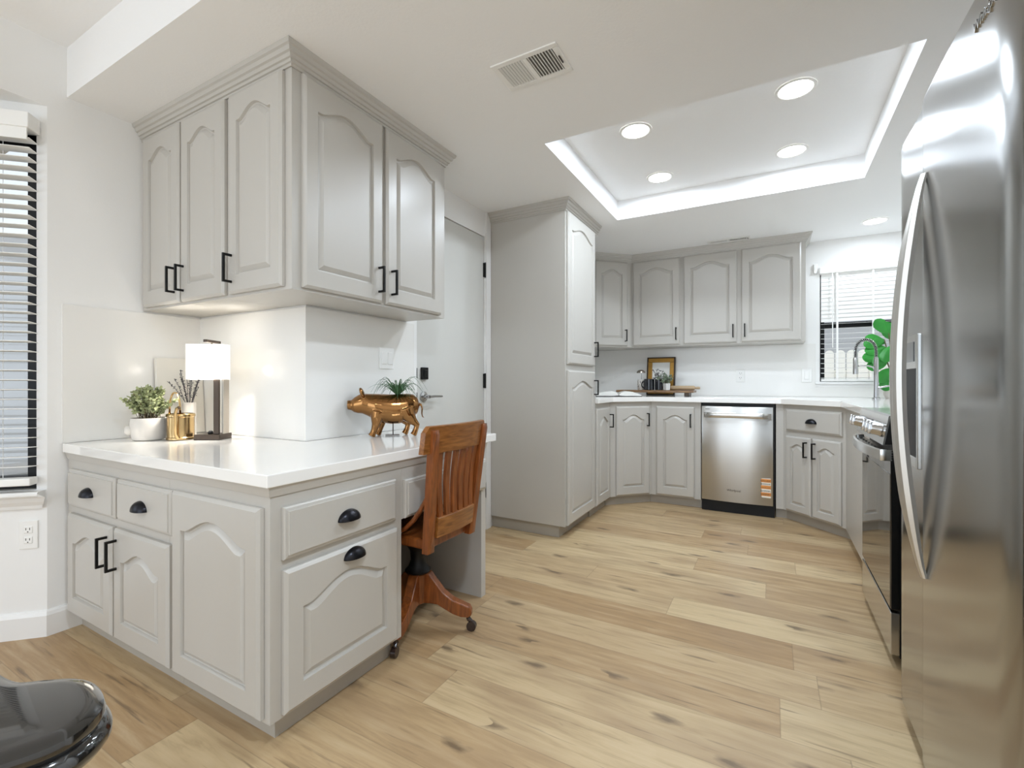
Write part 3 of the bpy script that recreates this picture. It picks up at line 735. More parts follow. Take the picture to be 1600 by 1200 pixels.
body(t, [(-.711, .238, yu, YB - .001, KZ0, CK - .001)]); door(FUB, -.695, -.262, KZ0 + .012, 2.172, t, 'R', 1.48); door(FUB, -.228, .207, KZ0 + .012, 2.172, t, 'L', 1.48)
tag(sweep([(-1.60, 4.005), (-1.17, yu), (.238, yu), (.238, YB - .002)], CROWN, 'crown_moulding', 'cab'), 'greige crown moulding on the far kitchen wall cabinets', 'moulding')

# ================================================================== DISHWASHER
t = thing('dishwasher', 'stainless steel dishwasher with energy sticker below the kitchen worktop', 'dishwasher', (-.24, 4.38, 0))
X0, X1 = -.503, .022
body(t, [(X0 + .002, X1 - .001, BYF - .008, YB - .05, .09, .873)], 'blackpl')
body(t, [(X0 + .004, X1 - .002, BYF - .006, BYF + .05, .001, .09)], 'blackpl', 'kick_plate')['label'] = 'black kick plate'
mb = MB(); L = []
xa, xb = X0 + .004, X1 - .014
for k in range(25):
    f = k / 24; x = xa + (xb - xa) * f
    bul = .020 * (1 - (2 * f - 1) ** 2)
    y = BYF - .022 - bul
    L.append([Vector((x, BYF - .008, .092)), Vector((x, y + .003, .092)), Vector((x, y, .097)), Vector((x, y, .836)), Vector((x, y + .004, .846)), Vector((x, BYF - .008, .846))])
mb.loops(L); dd = mb.build('door', 'dwsteel', t, smooth='auto'); dd['label'] = 'curved stainless door'
mb = MB(); L = []
for k in range(17):
    f = k / 16; x = xa + .018 + (xb - xa - .030) * f
    bow = .040 + .016 * (1 - (2 * f - 1) ** 4) if 0 < k < 16 else .010
    y = BYF - .022 - .010 - bow * .9; hz = .778 + .004 * math.sin(f * math.pi)
    L.append([Vector((x, y + a * .007, hz + b * .021)) for a, b in ((1, -1), (-.6, -1), (-1, -.8), (-1, .8), (-.6, 1), (1, 1))])
mb.loops(L); mb.build('handle', 'steelh', dd, smooth='auto')['label'] = 'bowed steel towel bar handle'
FDW = Fr((0, BYF - .0425), (1, 0))
text_mesh('brand_lettering', 'Whirlpool', .024, 'ink', dd, FDW.textm(-.262, .0008, .186))
mb = MB(); x = -.470
for w_ in (.006, .004, .006, .005, .003, .006, .005, .004, .006, .005, .006): mb.box(x, x + w_, BYF - .0306, BYF - .0270, .8215, .8275); x += w_ + .0025
mb.build('control_marking', 'ink', dd)
mb = MB(); FDY = BYF - .0310
mb.box(-.100, -.006, FDY - .0012, FDY + .004, .155, .302, 0); st_ = mb.build('energy_sticker', 'label_w', dd)
mb = MB()
for z0, z1 in ((.272, .298), (.222, .248), (.168, .194)): mb.box(-.100, -.006, FDY - .0018, FDY - .0010, z0, z1)
mb.build('sticker_band', 'label_o', st_)
mb = MB(); rnd = random.Random(3)
for z in (.287, .280, .262, .255, .232, .209, .203, .182, .176):
    x = -.094
    while x < -.014:
        w_ = rnd.uniform(.003, .010); mb.box(x, min(x + w_, -.010), FDY - .0022, FDY - .0016, z - .0016, z + .0016); x += w_ + .003
mb.build('sticker_print', 'ink', st_)

# ================================================================== RANGE
t = thing('range', 'stainless slide-in range with front knobs between worktop and refrigerator', 'range', (.72, 2.47, 0))
FX = .379; RY0, RY1 = 2.168, 2.772
body(t, [(FX + .028, 1.08, RY0 + .004, RY1, .03, .900)], 'blackpl')
mb = MB(); mb.box(FX + .001, FX + .028, RY0, RY1, .205, .752, .003); mb.build('oven_door', 'blackgl', t)
od = bpy.data.objects[mb_.name] if False else [o for o in t.children if o.name.startswith('oven_door')][0]
mb = MB(); mb.box(FX - .0005, FX + .002, RY0 + .004, RY1 - .004, .212, .70, .001); mb.build('window_glass', 'ovenglass', od)['label'] = 'mirror finish oven window'
mb = MB(); mb.box(FX, FX + .028, RY0, RY1, .040, .195, .003); mb.build('warming_drawer', 'steelh', t)
for y in (RY0 + .03, RY1 - .03):
    mb = MB(); mb.lathe([(.012, 0), (.014, .03)], (FX + .06, y, 0), 12); mb.build('foot', 'blackpl', t)
# door handle: heavy bowed bar with a pierced top
mb = MB(); L = []
for k in range(21):
    f = k / 20; y = RY0 + .002 + (RY1 - RY0 - .004) * f
    bow = .030 + .030 * math.sin(math.pi * f) ** .7
    L.append([Vector((FX - bow + a, y, z)) for a, z in ((0, .752), (0, .786), (.006, .790), (.012, .786), (.012, .752))])
mb.loops(L)
L = []
mb.box(FX - .030, FX + .006, RY0, RY0 + .012, .748, .790, .002); mb.box(FX - .030, FX + .006, RY1 - .012, RY1, .748, .790, .002)
hb = mb.build('handle', 'steelh', od, smooth='auto'); hb['label'] = 'heavy steel handle with pierced vent strip'
mb = MB(); L = []
for k in range(21):
    f = k / 20; y = RY0 + .012 + (RY1 - RY0 - .024) * f; bow = .020 + .030 * math.sin(math.pi * f) ** .7
    L.append([Vector((FX - bow, y, .768)), Vector((FX + .004, y, .778)), Vector((FX + .004, y, .781)), Vector((FX - bow, y, .771))])
mb.loops(L); vs_ = mb.build('vent_strip', 'steel', od)
mb = MB()
for i in range(16):
    for j in range(2):
        y = RY0 + .035 + i * .034; x = FX - .014 - j * .014 + (i % 2) * .004
        mb.box(x - .005, x + .004, y, y + .020, .7745 - .0035 - (FX + .004 - x) * .33 + .0075, .7795 - (FX + .004 - x) * .33 + .004)
mb.build('vent_slot', 'blackpl', od)
mb = MB()
for z in (.757, .766, .775, .784): mb.box(FX + .004, FX + .024, RY0 - .0006, RY0 + .001, z - .003, z + .003)
mb.build('side_slot', 'blackpl', od)
# slanted control panel
mb = MB(); pr = [(FX - .022, .806), (FX - .004, .912), (FX + .004, .918), (FX + .06, .918), (FX + .06, .806)]
mb.loops([[Vector((x, y, z)) for x, z in pr] for y in (RY0 + .001, RY1)])
cp = mb.build('control_panel', 'steelh', t)
mb = MB(); mb.loops([[Vector((x, y, z)) for x, z in ((FX - .017, .808), (FX + .001, .906), (FX + .058, .906), (FX + .058, .808))] for y in (RY0 - .0006, RY0 + .002)]); mb.build('side_cap', 'blackpl', cp)
mb = MB()
tilt = math.atan2(.018, .106)
KM = lambda y, z: Matrix.Translation((FX - .013 + (z - .859) * .17, y, z)) @ Matrix.Rotation(R(-90) - (-tilt), 4, 'Y')
mb = MB(); mb.box(-.016, .016, 2.44, 2.56, 0, .0015, 0, Matrix.Translation((FX - .013, 0, .866)) @ Matrix.Rotation(R(-90) + tilt, 4, 'Y')); mb.build('display', 'blackgl', cp)
for y in (2.215, 2.285, 2.355, 2.63, 2.70):
    mb = MB(); mb.lathe([(.027, 0), (.027, .006), (.0235, .010), (.0215, .034), (.019, .038)], (0, 0, 0), 24)
    mb.box(-.022, .022, -.0045, .0045, .030, .046, .003)
    mb.xf(KM(y, .858)); mb.build('knob', 'chrome', cp, smooth='auto')
mb = MB(); mb.box(FX + .005, 1.07, RY0 + .004, RY1 - .002, .900, .917, .004); ct = mb.build('cooktop', 'white', t)
ct.data.materials[0] = M['steelh']
for y0, y1 in ((RY0 + .03, RY0 + .29), (RY0 + .31, RY1 - .03)):
    mb = MB()
    for i in range(4):
        y = y0 + .01 + i * (y1 - y0 - .02) / 3; mb.box(FX + .14, 1.0, y - .006, y + .006, .938, .950, .002)
    for x in (FX + .145, FX + .36, .995): mb.box(x - .006, x + .006, y0, y1, .926, .950, .002)
    for x in (FX + .145, .995):
        for y in (y0 + .008, y1 - .008): mb.box(x - .007, x + .007, y - .007, y + .007, .9165, .94)
    mb.build('burner_grate', 'blackpl', ct)

# ================================================================== REFRIGERATOR
t = thing('refrigerator', 'large stainless side-by-side refrigerator with bowed handles at the right', 'refrigerator', (.75, 1.5, 0))
FY0, FYM, FY1, FT = 1.031, 1.577, 1.872, 1.772
def fx(y):
    base = .340 if y < FYM else .350          # flat doors whose outer edges roll back
    k = max(0.0, .075 - (y - FY0)); j = max(0.0, .06 - (FY1 - y))
    f = (y - FY0) / (FYM - FY0)
    return base + 2.2 * k * k + 1.2 * j * j - (.004 * (1 - (2 * f - 1) ** 2) if 0 < f < 1 else 0)
body(t, [(.43, 1.09, FY0 + .005, FY1 - .005, .02, FT - .02)], 'greyvent')
body(t, [(.40, .46, FY0 + .02, FY1 - .02, .005, .045)], 'blackpl', 'base_grille')
for y in (FY0 + .02, FY1 - .10): body(t, [(.43, .55, y, y + .08, FT - .02, FT + .012)], 'greyvent', 'hinge_cover')
def fdoor(a, b_, label):
    mb = MB(); L = []; n = 40
    ys = [a + .0005 + (b_ - a - .001) * (0.5 - 0.5 * math.cos(math.pi * k / n)) for k in range(n + 1)]
    for y in ys:
        e_ = min(y - a, b_ - y); rd = .010
        add = rd - math.sqrt(max(0, rd * rd - (rd - e_) ** 2)) if e_ < rd else 0
        x = fx(y) + add
        prof_ = [(.425, .05), (x + .006, .05), (x + .001, .055), (x, .06)]
        for q in range(9):
            z = .06 + (FT - .012 - .06) * q / 8
            prof_.append((x, z))
        prof_ += [(x + .001, FT - .007), (x + .004, FT - .002), (x + .010, FT), (.425, FT)]
        L.append([Vector((px, y, pz)) for px, pz in prof_])
    mb.loops(L); o = mb.build('door', 'fridge', t, smooth='auto'); o['label'] = label; return o
dF = fdoor(FYM + .003, FY1, 'freezer door with dispenser'); dR = fdoor(FY0, FYM - .003, 'wide refrigerator door')
def fhandle(y, par, z0=.545, z1=1.562):
    mb = MB(); L = []; n = 32
    for k in range(n + 1):
        f = k / n; z = z0 + (z1 - z0) * f
        s_ = math.sin(math.pi * f) ** .8
        x = fx(y) - .004 - .050 * s_
        wv = .020 * (.55 + .45 * min(1, 6 * min(f, 1 - f))); th = .006 + .007 * min(1, 6 * min(f, 1 - f))
        L.append([Vector((x + th * a, y + wv * b_, z)) for a, b_ in ((1, -.7), (.2, -1), (-.6, -.85), (-1, -.4), (-1, .4), (-.6, .85), (.2, 1), (1, .7))])
    mb.loops(L)
    o = mb.build('handle', 'handlesteel', par, smooth='auto'); o['label'] = 'bowed brushed steel handle'; return o
fhandle(1.533, dR); fhandle(1.622, dF, .552, 1.555)
y0, y1 = 1.655, 1.80
mb = MB()
mb.box(.345, .353, y0, y1, .80, .83, .002); mb.box(.345, .353, y0, y1, 1.075, 1.17, .002); mb.box(.345, .353, y0 - .012, y0, .80, 1.17, .002); mb.box(.345, .353, y1, y1 + .012, .80, 1.17, .002)
ds = mb.build('dispenser', 'steelh', dF); ds['label'] = 'ice and water dispenser'
mb = MB(); mb.box(.3478, .352, y0, y1, .83, 1.075); mb.build('dispenser_bay', 'blackpl', ds)
mb = MB(); mb.box(.3435, .346, y0 + .02, y1 - .02, 1.095, 1.15, .0005); mb.build('dispenser_panel', 'blackgl', ds)
yl = 1.14; ang = math.atan2(fx(yl + .05) - fx(yl - .05), .1)
mt = Matrix.Translation((fx(yl) - .0008, yl, 1.705)) @ Matrix.Rotation(-ang, 4, 'Z') @ Matrix(((0, 0, -1, 0), (-1, 0, 0, 0), (0, 1, 0, 0), (0, 0, 0, 1)))
text_mesh('brand_lettering', 'Whirlpool', .030, 'chrome', dR, mt, .0012)

# ================================================================== THINGS ON THE DESK
DK = .7825
def TR(loc, a=0): return Matrix.Translation(loc) @ Matrix.Rotation(a, 4, 'Z')
# table lamp
la = R(31); lc = Vector((-2.215, 1.205, DK)); T = TR(lc, la)
t = thing('table_lamp', 'lit table lamp with white rectangular shade on the desk', 'lamp', lc)
mb = MB(); mb.box(-.056, .056, -.075, .022, 0, .024, .002, T); mb.build('base', 'dknickel', t)
mb = MB(); mb.box(.018, .042, -.055, -.045, .024, .30, .001, T); mb.build('dark_column', 'dknickel', t)
mb = MB(); mb.box(.046, .053, -.040, .006, .024, .30, .001, T); mb.build('silver_column', 'nickel', t)
mb = MB(); mb.box(-.008, .008, -.085, .02, .432, .444, .001, T); mb.tube([T @ Vector((.0, -.036, .30)), T @ Vector((0, -.036, .434))], .004); mb.build('harp_bar', 'dknickel', t)
mb = MB(); mb.sphere((0, 0, 0), .011); mb.xf(T @ Matrix.Translation((-.0, -.045, .03))); mb.build('switch', 'blackpl', t, smooth=True)
mb = MB(); hw, hd = .084, .034
def rr(a, b, r=.012):
    o = []
    for cx, cy, s0 in ((a - r, b - r, 0), (-a + r, b - r, 90), (-a + r, -b + r, 180), (a - r, -b + r, 270)):
        for k in range(5): o.append((cx + r * math.cos(R(s0 + 22.5 * k)), cy + r * math.sin(R(s0 + 22.5 * k))))
    return o
LP = [(rr(hw * .985, hd * .985), .268), (rr(hw * .985, hd * .985), .424), (rr(hw * .985 - .002, hd * .985 - .002), .424), (rr(hw * .985 - .002, hd * .985 - .002), .268)]
ls = [[T @ Vector((x - .016, y - .036, z)) for x, y in l] for l, z in LP]
mb.loops(ls + [ls[0]], False, False); mb.build('lamp_shade', 'shade', t)['label'] = 'white lit shade'
mb = MB(); mb.sphere((0, 0, 0), .022); mb.xf(T @ Matrix.Translation((-.012, -.028, .345))); bulb = mb.build('bulb', 'led', t, smooth=True)
pl = bpy.data.lights.new('desk_lamp_bulb', 'POINT'); pl.energy = 5; pl.shadow_soft_size = .03; pl.color = (1, .95, .88)
po = bpy.data.objects.new('desk_lamp_bulb', pl); COL.objects.link(po); po.location = T @ Vector((-.012, -.028, .318)) - lc; po.parent = t

def leafy(parent, name, m, c, n, spread, height, leaf, seed, droop=.2, stems=10, base_r=.02, stem_m='stem', round_=True, minr=.1):
    """stems with small oval leaves: two meshes"""
    rnd = random.Random(seed); sb = MB(); lb = MB()
    for s_ in range(stems):
        a = 2 * math.pi * (s_ + rnd.uniform(-.3, .3)) / stems; rr_ = spread * rnd.uniform(minr, 1); hh = height * rnd.uniform(.55, 1) * (1 - .35 * (rr_ / spread) ** 2)
        p0 = Vector((c[0] + base_r * math.cos(a) * rnd.random(), c[1] + base_r * math.sin(a) * rnd.random(), c[2]))
        p2 = Vector((c[0] + rr_ * math.cos(a), c[1] + rr_ * math.sin(a), c[2] + hh))
        p1 = (p0 + p2) / 2 + Vector((0, 0, hh * droop))
        P_ = [(1 - q) ** 2 * p0 + 2 * q * (1 - q) * p1 + q * q * p2 for q in [k / 6 for k in range(7)]]
        sb.tube(P_, .0011, 5)
        for k in range(n):
            q = .25 + .75 * (k + rnd.random()) / n
            b = (1 - q) ** 2 * p0 + 2 * q * (1 - q) * p1 + q * q * p2
            d = Vector((rnd.gauss(0, 1), rnd.gauss(0, 1), rnd.gauss(.35, .7))).normalized()
            u = d.orthogonal().normalized(); u.rotate(Matrix.Rotation(rnd.uniform(0, 6.28), 3, d)); v = d.cross(u)
            l_ = leaf * rnd.uniform(.65, 1.15); w_ = l_ * (.72 if round_ else .34)
            ring = []
            for f, wf in ((0, .08), (.3, .85), (.55, 1), (.8, .7), (1, .05)):
                ring.append((b + d * (l_ * f) + u * (w_ * .5 * wf) + v * (.12 * l_ * f * f), b + d * (l_ * f) - v * (-.12 * l_ * f * f + .10 * l_ * wf * .5), b + d * (l_ * f) - u * (w_ * .5 * wf) + v * (.12 * l_ * f * f)))
            vs = [[lb.bm.verts.new(p) for p in r_] for r_ in ring]
            for x, y in zip(vs, vs[1:]):
                for i in (0, 1): lb.bm.faces.new((x[i], x[i + 1], y[i + 1], y[i]))
    sb.build('stems', stem_m, parent)
    return lb.build(name, m, parent, smooth=True)
# eucalyptus in a pot
pc = Vector((-2.425, 1.03, DK))
t = thing('plant_pot', 'rough white stone plant pot on the desk beside the brass watering can', 'pot', pc)
mb = MB(); mb.lathe([(.052, 0), (.060, .004), (.066, .03), (.069, .06), (.067, .092), (.064, .098), (.060, .098), (.058, .085)], pc, 40, True, True)
mb.sphere((pc.x - .02, pc.y - .068, pc.z + .045), .017, 1, 1, 1.3)
mb.build('bowl', 'ceramic', t, smooth='auto')
mb = MB(); mb.lathe([(.059, .080), (.03, .088), (.001, .090)], pc, 24); mb.build('soil', 'soil', t, smooth=True)
t = thing('eucalyptus_plant', 'bushy grey-green artificial plant in the white stone pot', 'plant', pc + Vector((0, 0, .09)))
leafy(t, 'leaves', 'leaf1', pc + Vector((0, 0, .088)), 34, .106, .155, .0155, 5, .25, 64, .04, minr=.12)
# canvas leaning on the wall
t = thing('canvas_panel', 'plain cream canvas leaning on the wall behind the lamp', 'canvas', (-2.56, 1.22, DK))
mb = MB(); mb.box(-.010, .010, -.104, .104, 0, .372, .002, Matrix.Translation((-2.551, 1.222, DK + .0015)) @ Matrix.Rotation(R(-4.2), 4, 'Y')); mb.build('canvas', 'canvas', t)
mb = MB(); mb.box(-.013, -.0095, -.100, .100, .004, .368, 0, Matrix.Translation((-2.551, 1.222, DK + .0015)) @ Matrix.Rotation(R(-4.2), 4, 'Y')); mb.build('stretcher_frame', 'woodlt', t)
# brass watering can
wc = Vector((-2.315, 1.105, DK))
t = thing('watering_can', 'small brass watering can between the white pot and the lamp', 'watering can', wc)
mb = MB(); mb.lathe([(.052, 0), (.055, .002), (.055, .010), (.052, .013), (.052, .100), (.055, .103), (.055, .112), (.052, .116), (.048, .116), (.048, .02)], wc, 40, True, True); mb.build('body', 'brass', t, smooth='auto')
TW = TR(wc, R(28))
mb = MB(); mb.tube([TW @ Vector((.024 * math.cos(R(a)) - .018, -.012, .112 + .098 * math.sin(R(a)) ** .75)) for a in range(0, 181, 12)], .0042, 8, flat=(1.4, .7)); mb.build('handle', 'brass', t, smooth=True)
mb = MB(); mb.tube([TW @ Vector(p) for p in ((.022, -.050, .012), (.024, -.064, .03), (.028, -.072, .07), (.034, -.080, .115), (.044, -.084, .142), (.056, -.086, .146))], [.009, .0075, .0065, .006, .006, .008], 12); mb.build('spout', 'brass', t, smooth='auto')
mb = MB(); mb.tube([TW @ Vector((.0565, -.0861, .146)), TW @ Vector((.0575, -.0862, .146))], .006, 12); mb.build('spout_opening', 'soil', t)  # dark disc paints the shade of the hollow spout
# bottle vase with sprigs
vc = Vector((-2.448, 1.205, DK))
t = thing('bud_vase', 'slim white vase behind the brass watering can', 'vase', vc)
mb = MB(); mb.lathe([(.026, 0), (.029, .004), (.029, .15), (.027, .160), (.025, .160), (.025, .02)], vc, 28); mb.build('vase_body', 'ceramic', t, smooth='auto')
t = thing('dried_sprigs', 'thin dark dried sprigs in the slim white vase', 'sprig', vc + Vector((0, 0, .15)))
leafy(t, 'buds', 'leafd', vc + Vector((0, 0, .13)), 20, .10, .25, .011, 8, .2, 15, .012, 'leafd', False)

# bronze pig planter
pg = Vector((-1.612, 1.660, DK + .0022)); TP = TR(pg, math.atan2(-.73, -.69))
t = thing('pig_figurine', 'shiny bronze pig planter standing on the desk top', 'figurine', pg)
mb = MB()
RG = [(.178, .148, .017, .016), (.1775, .148, .0225, .0215), (.169, .147, .0235, .0225), (.160, .146, .0235, .0235), (.148, .147, .031, .034), (.132, .150, .037, .042), (.112, .154, .043, .048), (.088, .147, .045, .052), (.055, .137, .054, .062), (.02, .129, .060, .068), (-.02, .1245, .063, .0715), (-.06, .1255, .063, .0715), (-.095, .133, .060, .066), (-.125, .139, .052, .056), (-.145, .141, .034, .038), (-.154, .141, .012, .014)]
mb.loops([[Vector((x, ry * math.sin(2 * math.pi * k / 28), zc + rz * math.cos(2 * math.pi * k / 28))) for k in range(28)] for x, zc, ry, rz in RG])
def leg(pts, rad): mb.tube(pts, rad, 16)
for s_, dx in ((1, 0), (-1, -.028)):
    leg([(.040 + dx * .4, s_ * .030, .115), (.046 + dx * .6, s_ * .033, .085), (.050 + dx, s_ * .032, .055), (.058 + dx, s_ * .032, .028), (.064 + dx, s_ * .032, .012), (.070 + dx, s_ * .032, .001)], [.034, .028, .019, .014, .015, .0175])
for s_, dx in ((1, 0), (-1, .036)):
    leg([(-.088 + dx * .3, s_ * .030, .125), (-.100 + dx * .6, s_ * .036, .092), (-.122 + dx, s_ * .034, .066), (-.140 + dx, s_ * .033, .048), (-.134 + dx, s_ * .033, .026), (-.128 + dx, s_ * .033, .011), (-.122 + dx, s_ * .033, .001)], [.042, .034, .021, .014, .0125, .014, .016])
for s_ in (1, -1):
    e2 = MB(); e2.sphere((0, 0, .021), .025, .40, .95, 1.05, 14); e2.xf(Matrix.Translation((.104, s_ * .026, .187)) @ Matrix.Rotation(R(-s_ * 24), 4, 'X') @ Matrix.Rotation(R(22), 4, 'Y')); mb.merge(e2.bm)
    mb.sphere((.150, s_ * .021, .161), .0055, seg=12)
mb.tube([(-.150, 0, .150), (-.162, .004, .146), (-.168, .006, .125), (-.166, .004, .10), (-.170, .002, .085), (-.178, .0, .080)], [.006, .005, .0045, .004, .0035, .003], 8)
mb.xf(TP); o = mb.build('body', 'gold', t, smooth=True)
r_ = o.modifiers.new('remesh', 'REMESH'); r_.mode = 'VOXEL'; r_.voxel_size = .0028; r_.use_smooth_shade = True
sm = o.modifiers.new('smooth', 'SMOOTH'); sm.iterations = 5; sm.factor = .5
mb = MB()
mb.tube([(-.03, 0, .003), (-.03, 0, .06)], .0025, 8); mb.box(-.06, .006, -.012, .012, 0, .003, .001); mb.xf(TP); mb.build('stand', 'dknickel', t)
ac = TP @ Vector((-.052, 0, .188))
t = thing('air_plant', 'spiky green air plant growing out of the bronze pig back', 'plant', ac)
rnd = random.Random(11)
for name, m_, nb, Lr in (('outer_leaves', 'airleaf', 50, (.105, .150)), ('inner_leaves', 'airleaf', 22, (.05, .08))):
    mb = MB()
    for k in range(nb):
        a = 2 * math.pi * k / nb + rnd.uniform(-.15, .15); ln = rnd.uniform(*Lr); up = rnd.uniform(.35, .75) * ln * (1.0 if name[0] == 'o' else 1.3)
        dx_, dy_ = math.cos(a), math.sin(a); rch = ln * (rnd.uniform(.7, 1) if name[0] == 'o' else .4); fall = rnd.uniform(-.01, .055) if name[0] == 'o' else -.02
        pts = []
        for q in [i / 9 for i in range(10)]:
            r__ = rch * q; z = up * math.sin(min(1, q * 1.25) * math.pi / 2) - (fall + up * .6) * max(0, q - .45) ** 1.6 * 2.2
            if name[0] != 'o': z = up * q
            pts.append((ac.x + dx_ * r__, ac.y + dy_ * r__, ac.z + z))
        mb.tube(pts, [.0032 * (1 - .8 * i / 9) for i in range(10)], 5, flat=(1.2, .5))
    mb.build(name, m_, t, smooth=True)

# ================================================================== OAK SWIVEL CHAIR
cc = Vector((-1.32, 1.545, 0))
t = thing('desk_chair', 'honey oak swivel desk chair with slatted back pulled up to the desk', 'chair', cc)
A0 = R(19)
for k in range(4):
    a = A0 + k * math.pi / 2
    top = [(.028, .238), (.055, .232), (.085, .195), (.115, .158), (.155, .130), (.195, .116), (.228, .104), (.238, .088)]
    bot = [(.028, .105), (.06, .108), (.095, .104), (.125, .088), (.160, .070), (.195, .060), (.225, .060), (.238, .068)]
    TT = TR(cc, a)
    mb = MB(); mb.loops([[TT @ Vector((r0, y, z0)), TT @ Vector((r0, -y, z0)), TT @ Vector((r1, -y, z1)), TT @ Vector((r1, y, z1))] for (r0, z0), (r1, z1), y in zip(top, bot, (.020, .021, .021, .021, .020, .019, .018, .012))])
    lg = mb.build('leg', 'oak', t)
    md = lg.modifiers.new('bev', 'BEVEL'); md.width = .004; md.segments = 2; md.limit_method = 'ANGLE'
    mb = MB(); mb.tube([TT @ Vector((.222, 0, .064)), TT @ Vector((.222, 0, .048))], .009, 10)
    mb.tube([TT @ Vector((.222, 0, .050)), TT @ Vector((.234, .0, .040)), TT @ Vector((.236, 0, .022))], [.010, .009, .007], 8)
    mb.tube([TT @ Vector((.236, -.010, .0205)), TT @ Vector((.236, .010, .0205))], .0202, 18); mb.build('caster', 'rubber', lg, smooth='auto')
mb = MB(); mb.lathe([(.030, .10), (.042, .108), (.044, .225), (.03, .238)], cc, 8); mb.build('hub', 'oak', t)
mb = MB(); mb.lathe([(.05, .232), (.055, .240), (.040, .256), (.030, .285), (.034, .325), (.050, .350), (.062, .365), (.062, .385)], cc, 28)
mb.box(cc.x - .07, cc.x + .09, cc.y - .05, cc.y + .05, .378, .402, .004)
mb.tube([(cc.x + .02, cc.y + .04, .372), (cc.x + .06, cc.y + .085, .368)], .014, 12); mb.sphere((cc.x + .066, cc.y + .092, .367), .018)
mb.build('swivel_pedestal', 'blackpl', t, smooth='auto')['label'] = 'black iron swivel pedestal'
mb = MB(); mb.box(cc.x - .20, cc.x + .185, cc.y - .165, cc.y + .165, .400, .442, .012, seg=3); mb.build('seat', 'oak', t)
# back: x at height z
def bx(z): return -1.130 + .052 * max(0, (z - .40)) / .475
def bow(y): return .022 * (1 - ((y - 1.512) / .19) ** 2)
for y0, y1, y2 in ((1.380, 1.352, 1.343), (1.655, 1.683, 1.690)):
    mb = MB(); L = []
    for z, f in ((.396, 0), (.43, .07), (.60, .43), (.80, .86), (.845, .96), (.862, 1)):
        y = y0 + (y1 - y0) * f; w_ = .021 - .003 * f; th = .016 if z < .86 else .010
        x = bx(z)
        L.append([Vector((x + a * th, y + b * w_, z)) for a, b in ((-1, -.8), (-.8, -1), (.8, -1), (1, -.8), (1, .8), (.8, 1), (-.8, 1), (-1, .8))])
    mb.loops(L); mb.build('back_post', 'oak', t, smooth='auto')
def rail(z0, z1, ya, yb, th, name, flare=0, m_='oakh', push=0.0):
    mb = MB(); L = []; n = 22
    for k in range(n + 1):
        f = k / n; y = ya + (yb - ya) * f
        e_ = min(f, 1 - f) * (yb - ya); cr = .022
        tz = cr - math.sqrt(max(0, cr * cr - (cr - e_) ** 2)) if (flare and e_ < cr) else 0
        x = lambda z: bx(z) + bow(y) - .014 + push
        L.append([Vector((x(z0) - th, y, z0)), Vector((x(z0) + th, y, z0)), Vector((x(z1) + th, y, z1 - tz - .003)), Vector((x(z1) + th * .5, y, z1 - tz)), Vector((x(z1) - th * .5, y, z1 - tz)), Vector((x(z1) - th, y, z1 - tz - .003))])
    mb.loops(L); return mb.build(name, m_, t, smooth='auto')
rail(.775, .878, 1.310, 1.706, .011, 'crest_rail', 1)
rail(.450, .527, 1.398, 1.640, .010, 'lower_rail', 0, push=.012)
for k in range(6):
    f = (k + .5) / 6; yb_ = 1.400 + .238 * f; yt = 1.375 + .288 * f
    mb = MB(); L = []
    for q in range(9):
        g_ = q / 8; z = .515 + .275 * g_; y = yb_ + (yt - yb_) * g_; x = bx(z) + bow(y) - .014 + .012 * (1 - g_) - .010 * math.sin(math.pi * g_)
        L.append([Vector((x + a * .006, y + b * .0135, z)) for a, b in ((-1, -1), (1, -1), (1, 1), (-1, 1))])
    mb.loops(L); mb.build('back_slat', 'oak', t, smooth='auto')
for y in (1.362, 1.676):
    s_ = -1 if y < 1.5 else 1
    mb = MB(); mb.tube([(bx(.6) - .012, y - s_ * .0, .605), (bx(.58) - .035, y, .565), (bx(.5) - .065, y, .515), (bx(.5) - .11, y + 0, .475), (bx(.5) - .16, y - s_ * .015, .452), (bx(.5) - .20, y - s_ * .02, .440)], .011, 8, flat=(1.1, .8)); mb.build('arm_brace', 'oak', t, smooth='auto')

# ================================================================== BLACK TABLE
def catmull(pts, n=6):
    o = []; N_ = len(pts)
    for i in range(N_):
        p0, p1, p2, p3 = (Vector(pts[(i + k) % N_]) for k in (-1, 0, 1, 2))
        for q in range(n):
            s_ = q / n
            o.append(.5 * ((2 * p1) + (-p0 + p2) * s_ + (2 * p0 - 5 * p1 + 4 * p2 - p3) * s_ ** 2 + (-p0 + 3 * p1 - 3 * p2 + p3) * s_ ** 3))
    return o
TB = [(-.775, .172), (-.734, .170), (-.695, .170), (-.664, .175), (-.645, .189), (-.622, .205), (-.596, .211), (-.565, .208), (-.541, .199), (-.522, .180), (-.516, .150), (-.535, .10), (-.57, -.02), (-.66, -.16), (-.80, -.25), (-1.0, -.27), (-1.15, -.18), (-1.2, .0), (-1.12, .13), (-.97, .16), (-.86, .172)]
ol = catmull([(x, y, 0) for x, y in TB], 6)
if sum(a.x * b.y - b.x * a.y for a, b in zip(ol, ol[1:] + ol[:1])) < 0: ol.reverse()
t = thing('dining_table', 'glossy black lacquered table with scalloped edge at the lower left corner', 'table', (-.85, -.03, 0))
nl = len(ol); nrm = []
for i in range(nl):
    d = (ol[(i + 1) % nl] - ol[i - 1]).normalized(); nrm.append(Vector((d.y, -d.x, 0)))
def ring(i_, z): return [ol[k] - nrm[k] * i_ + Vector((0, 0, z)) for k in range(nl)]
mb = MB(); mb.loops([ring(.016, .700), ring(.004, .702), ring(.0, .708), ring(0, .714), ring(.004, .720), ring(.008, .7215), ring(.006, .724), ring(.0045, .729), ring(.006, .734), ring(.011, .7375), ring(.020, .7385)])
mb.build('tabletop', 'tableblk', t, smooth='auto')
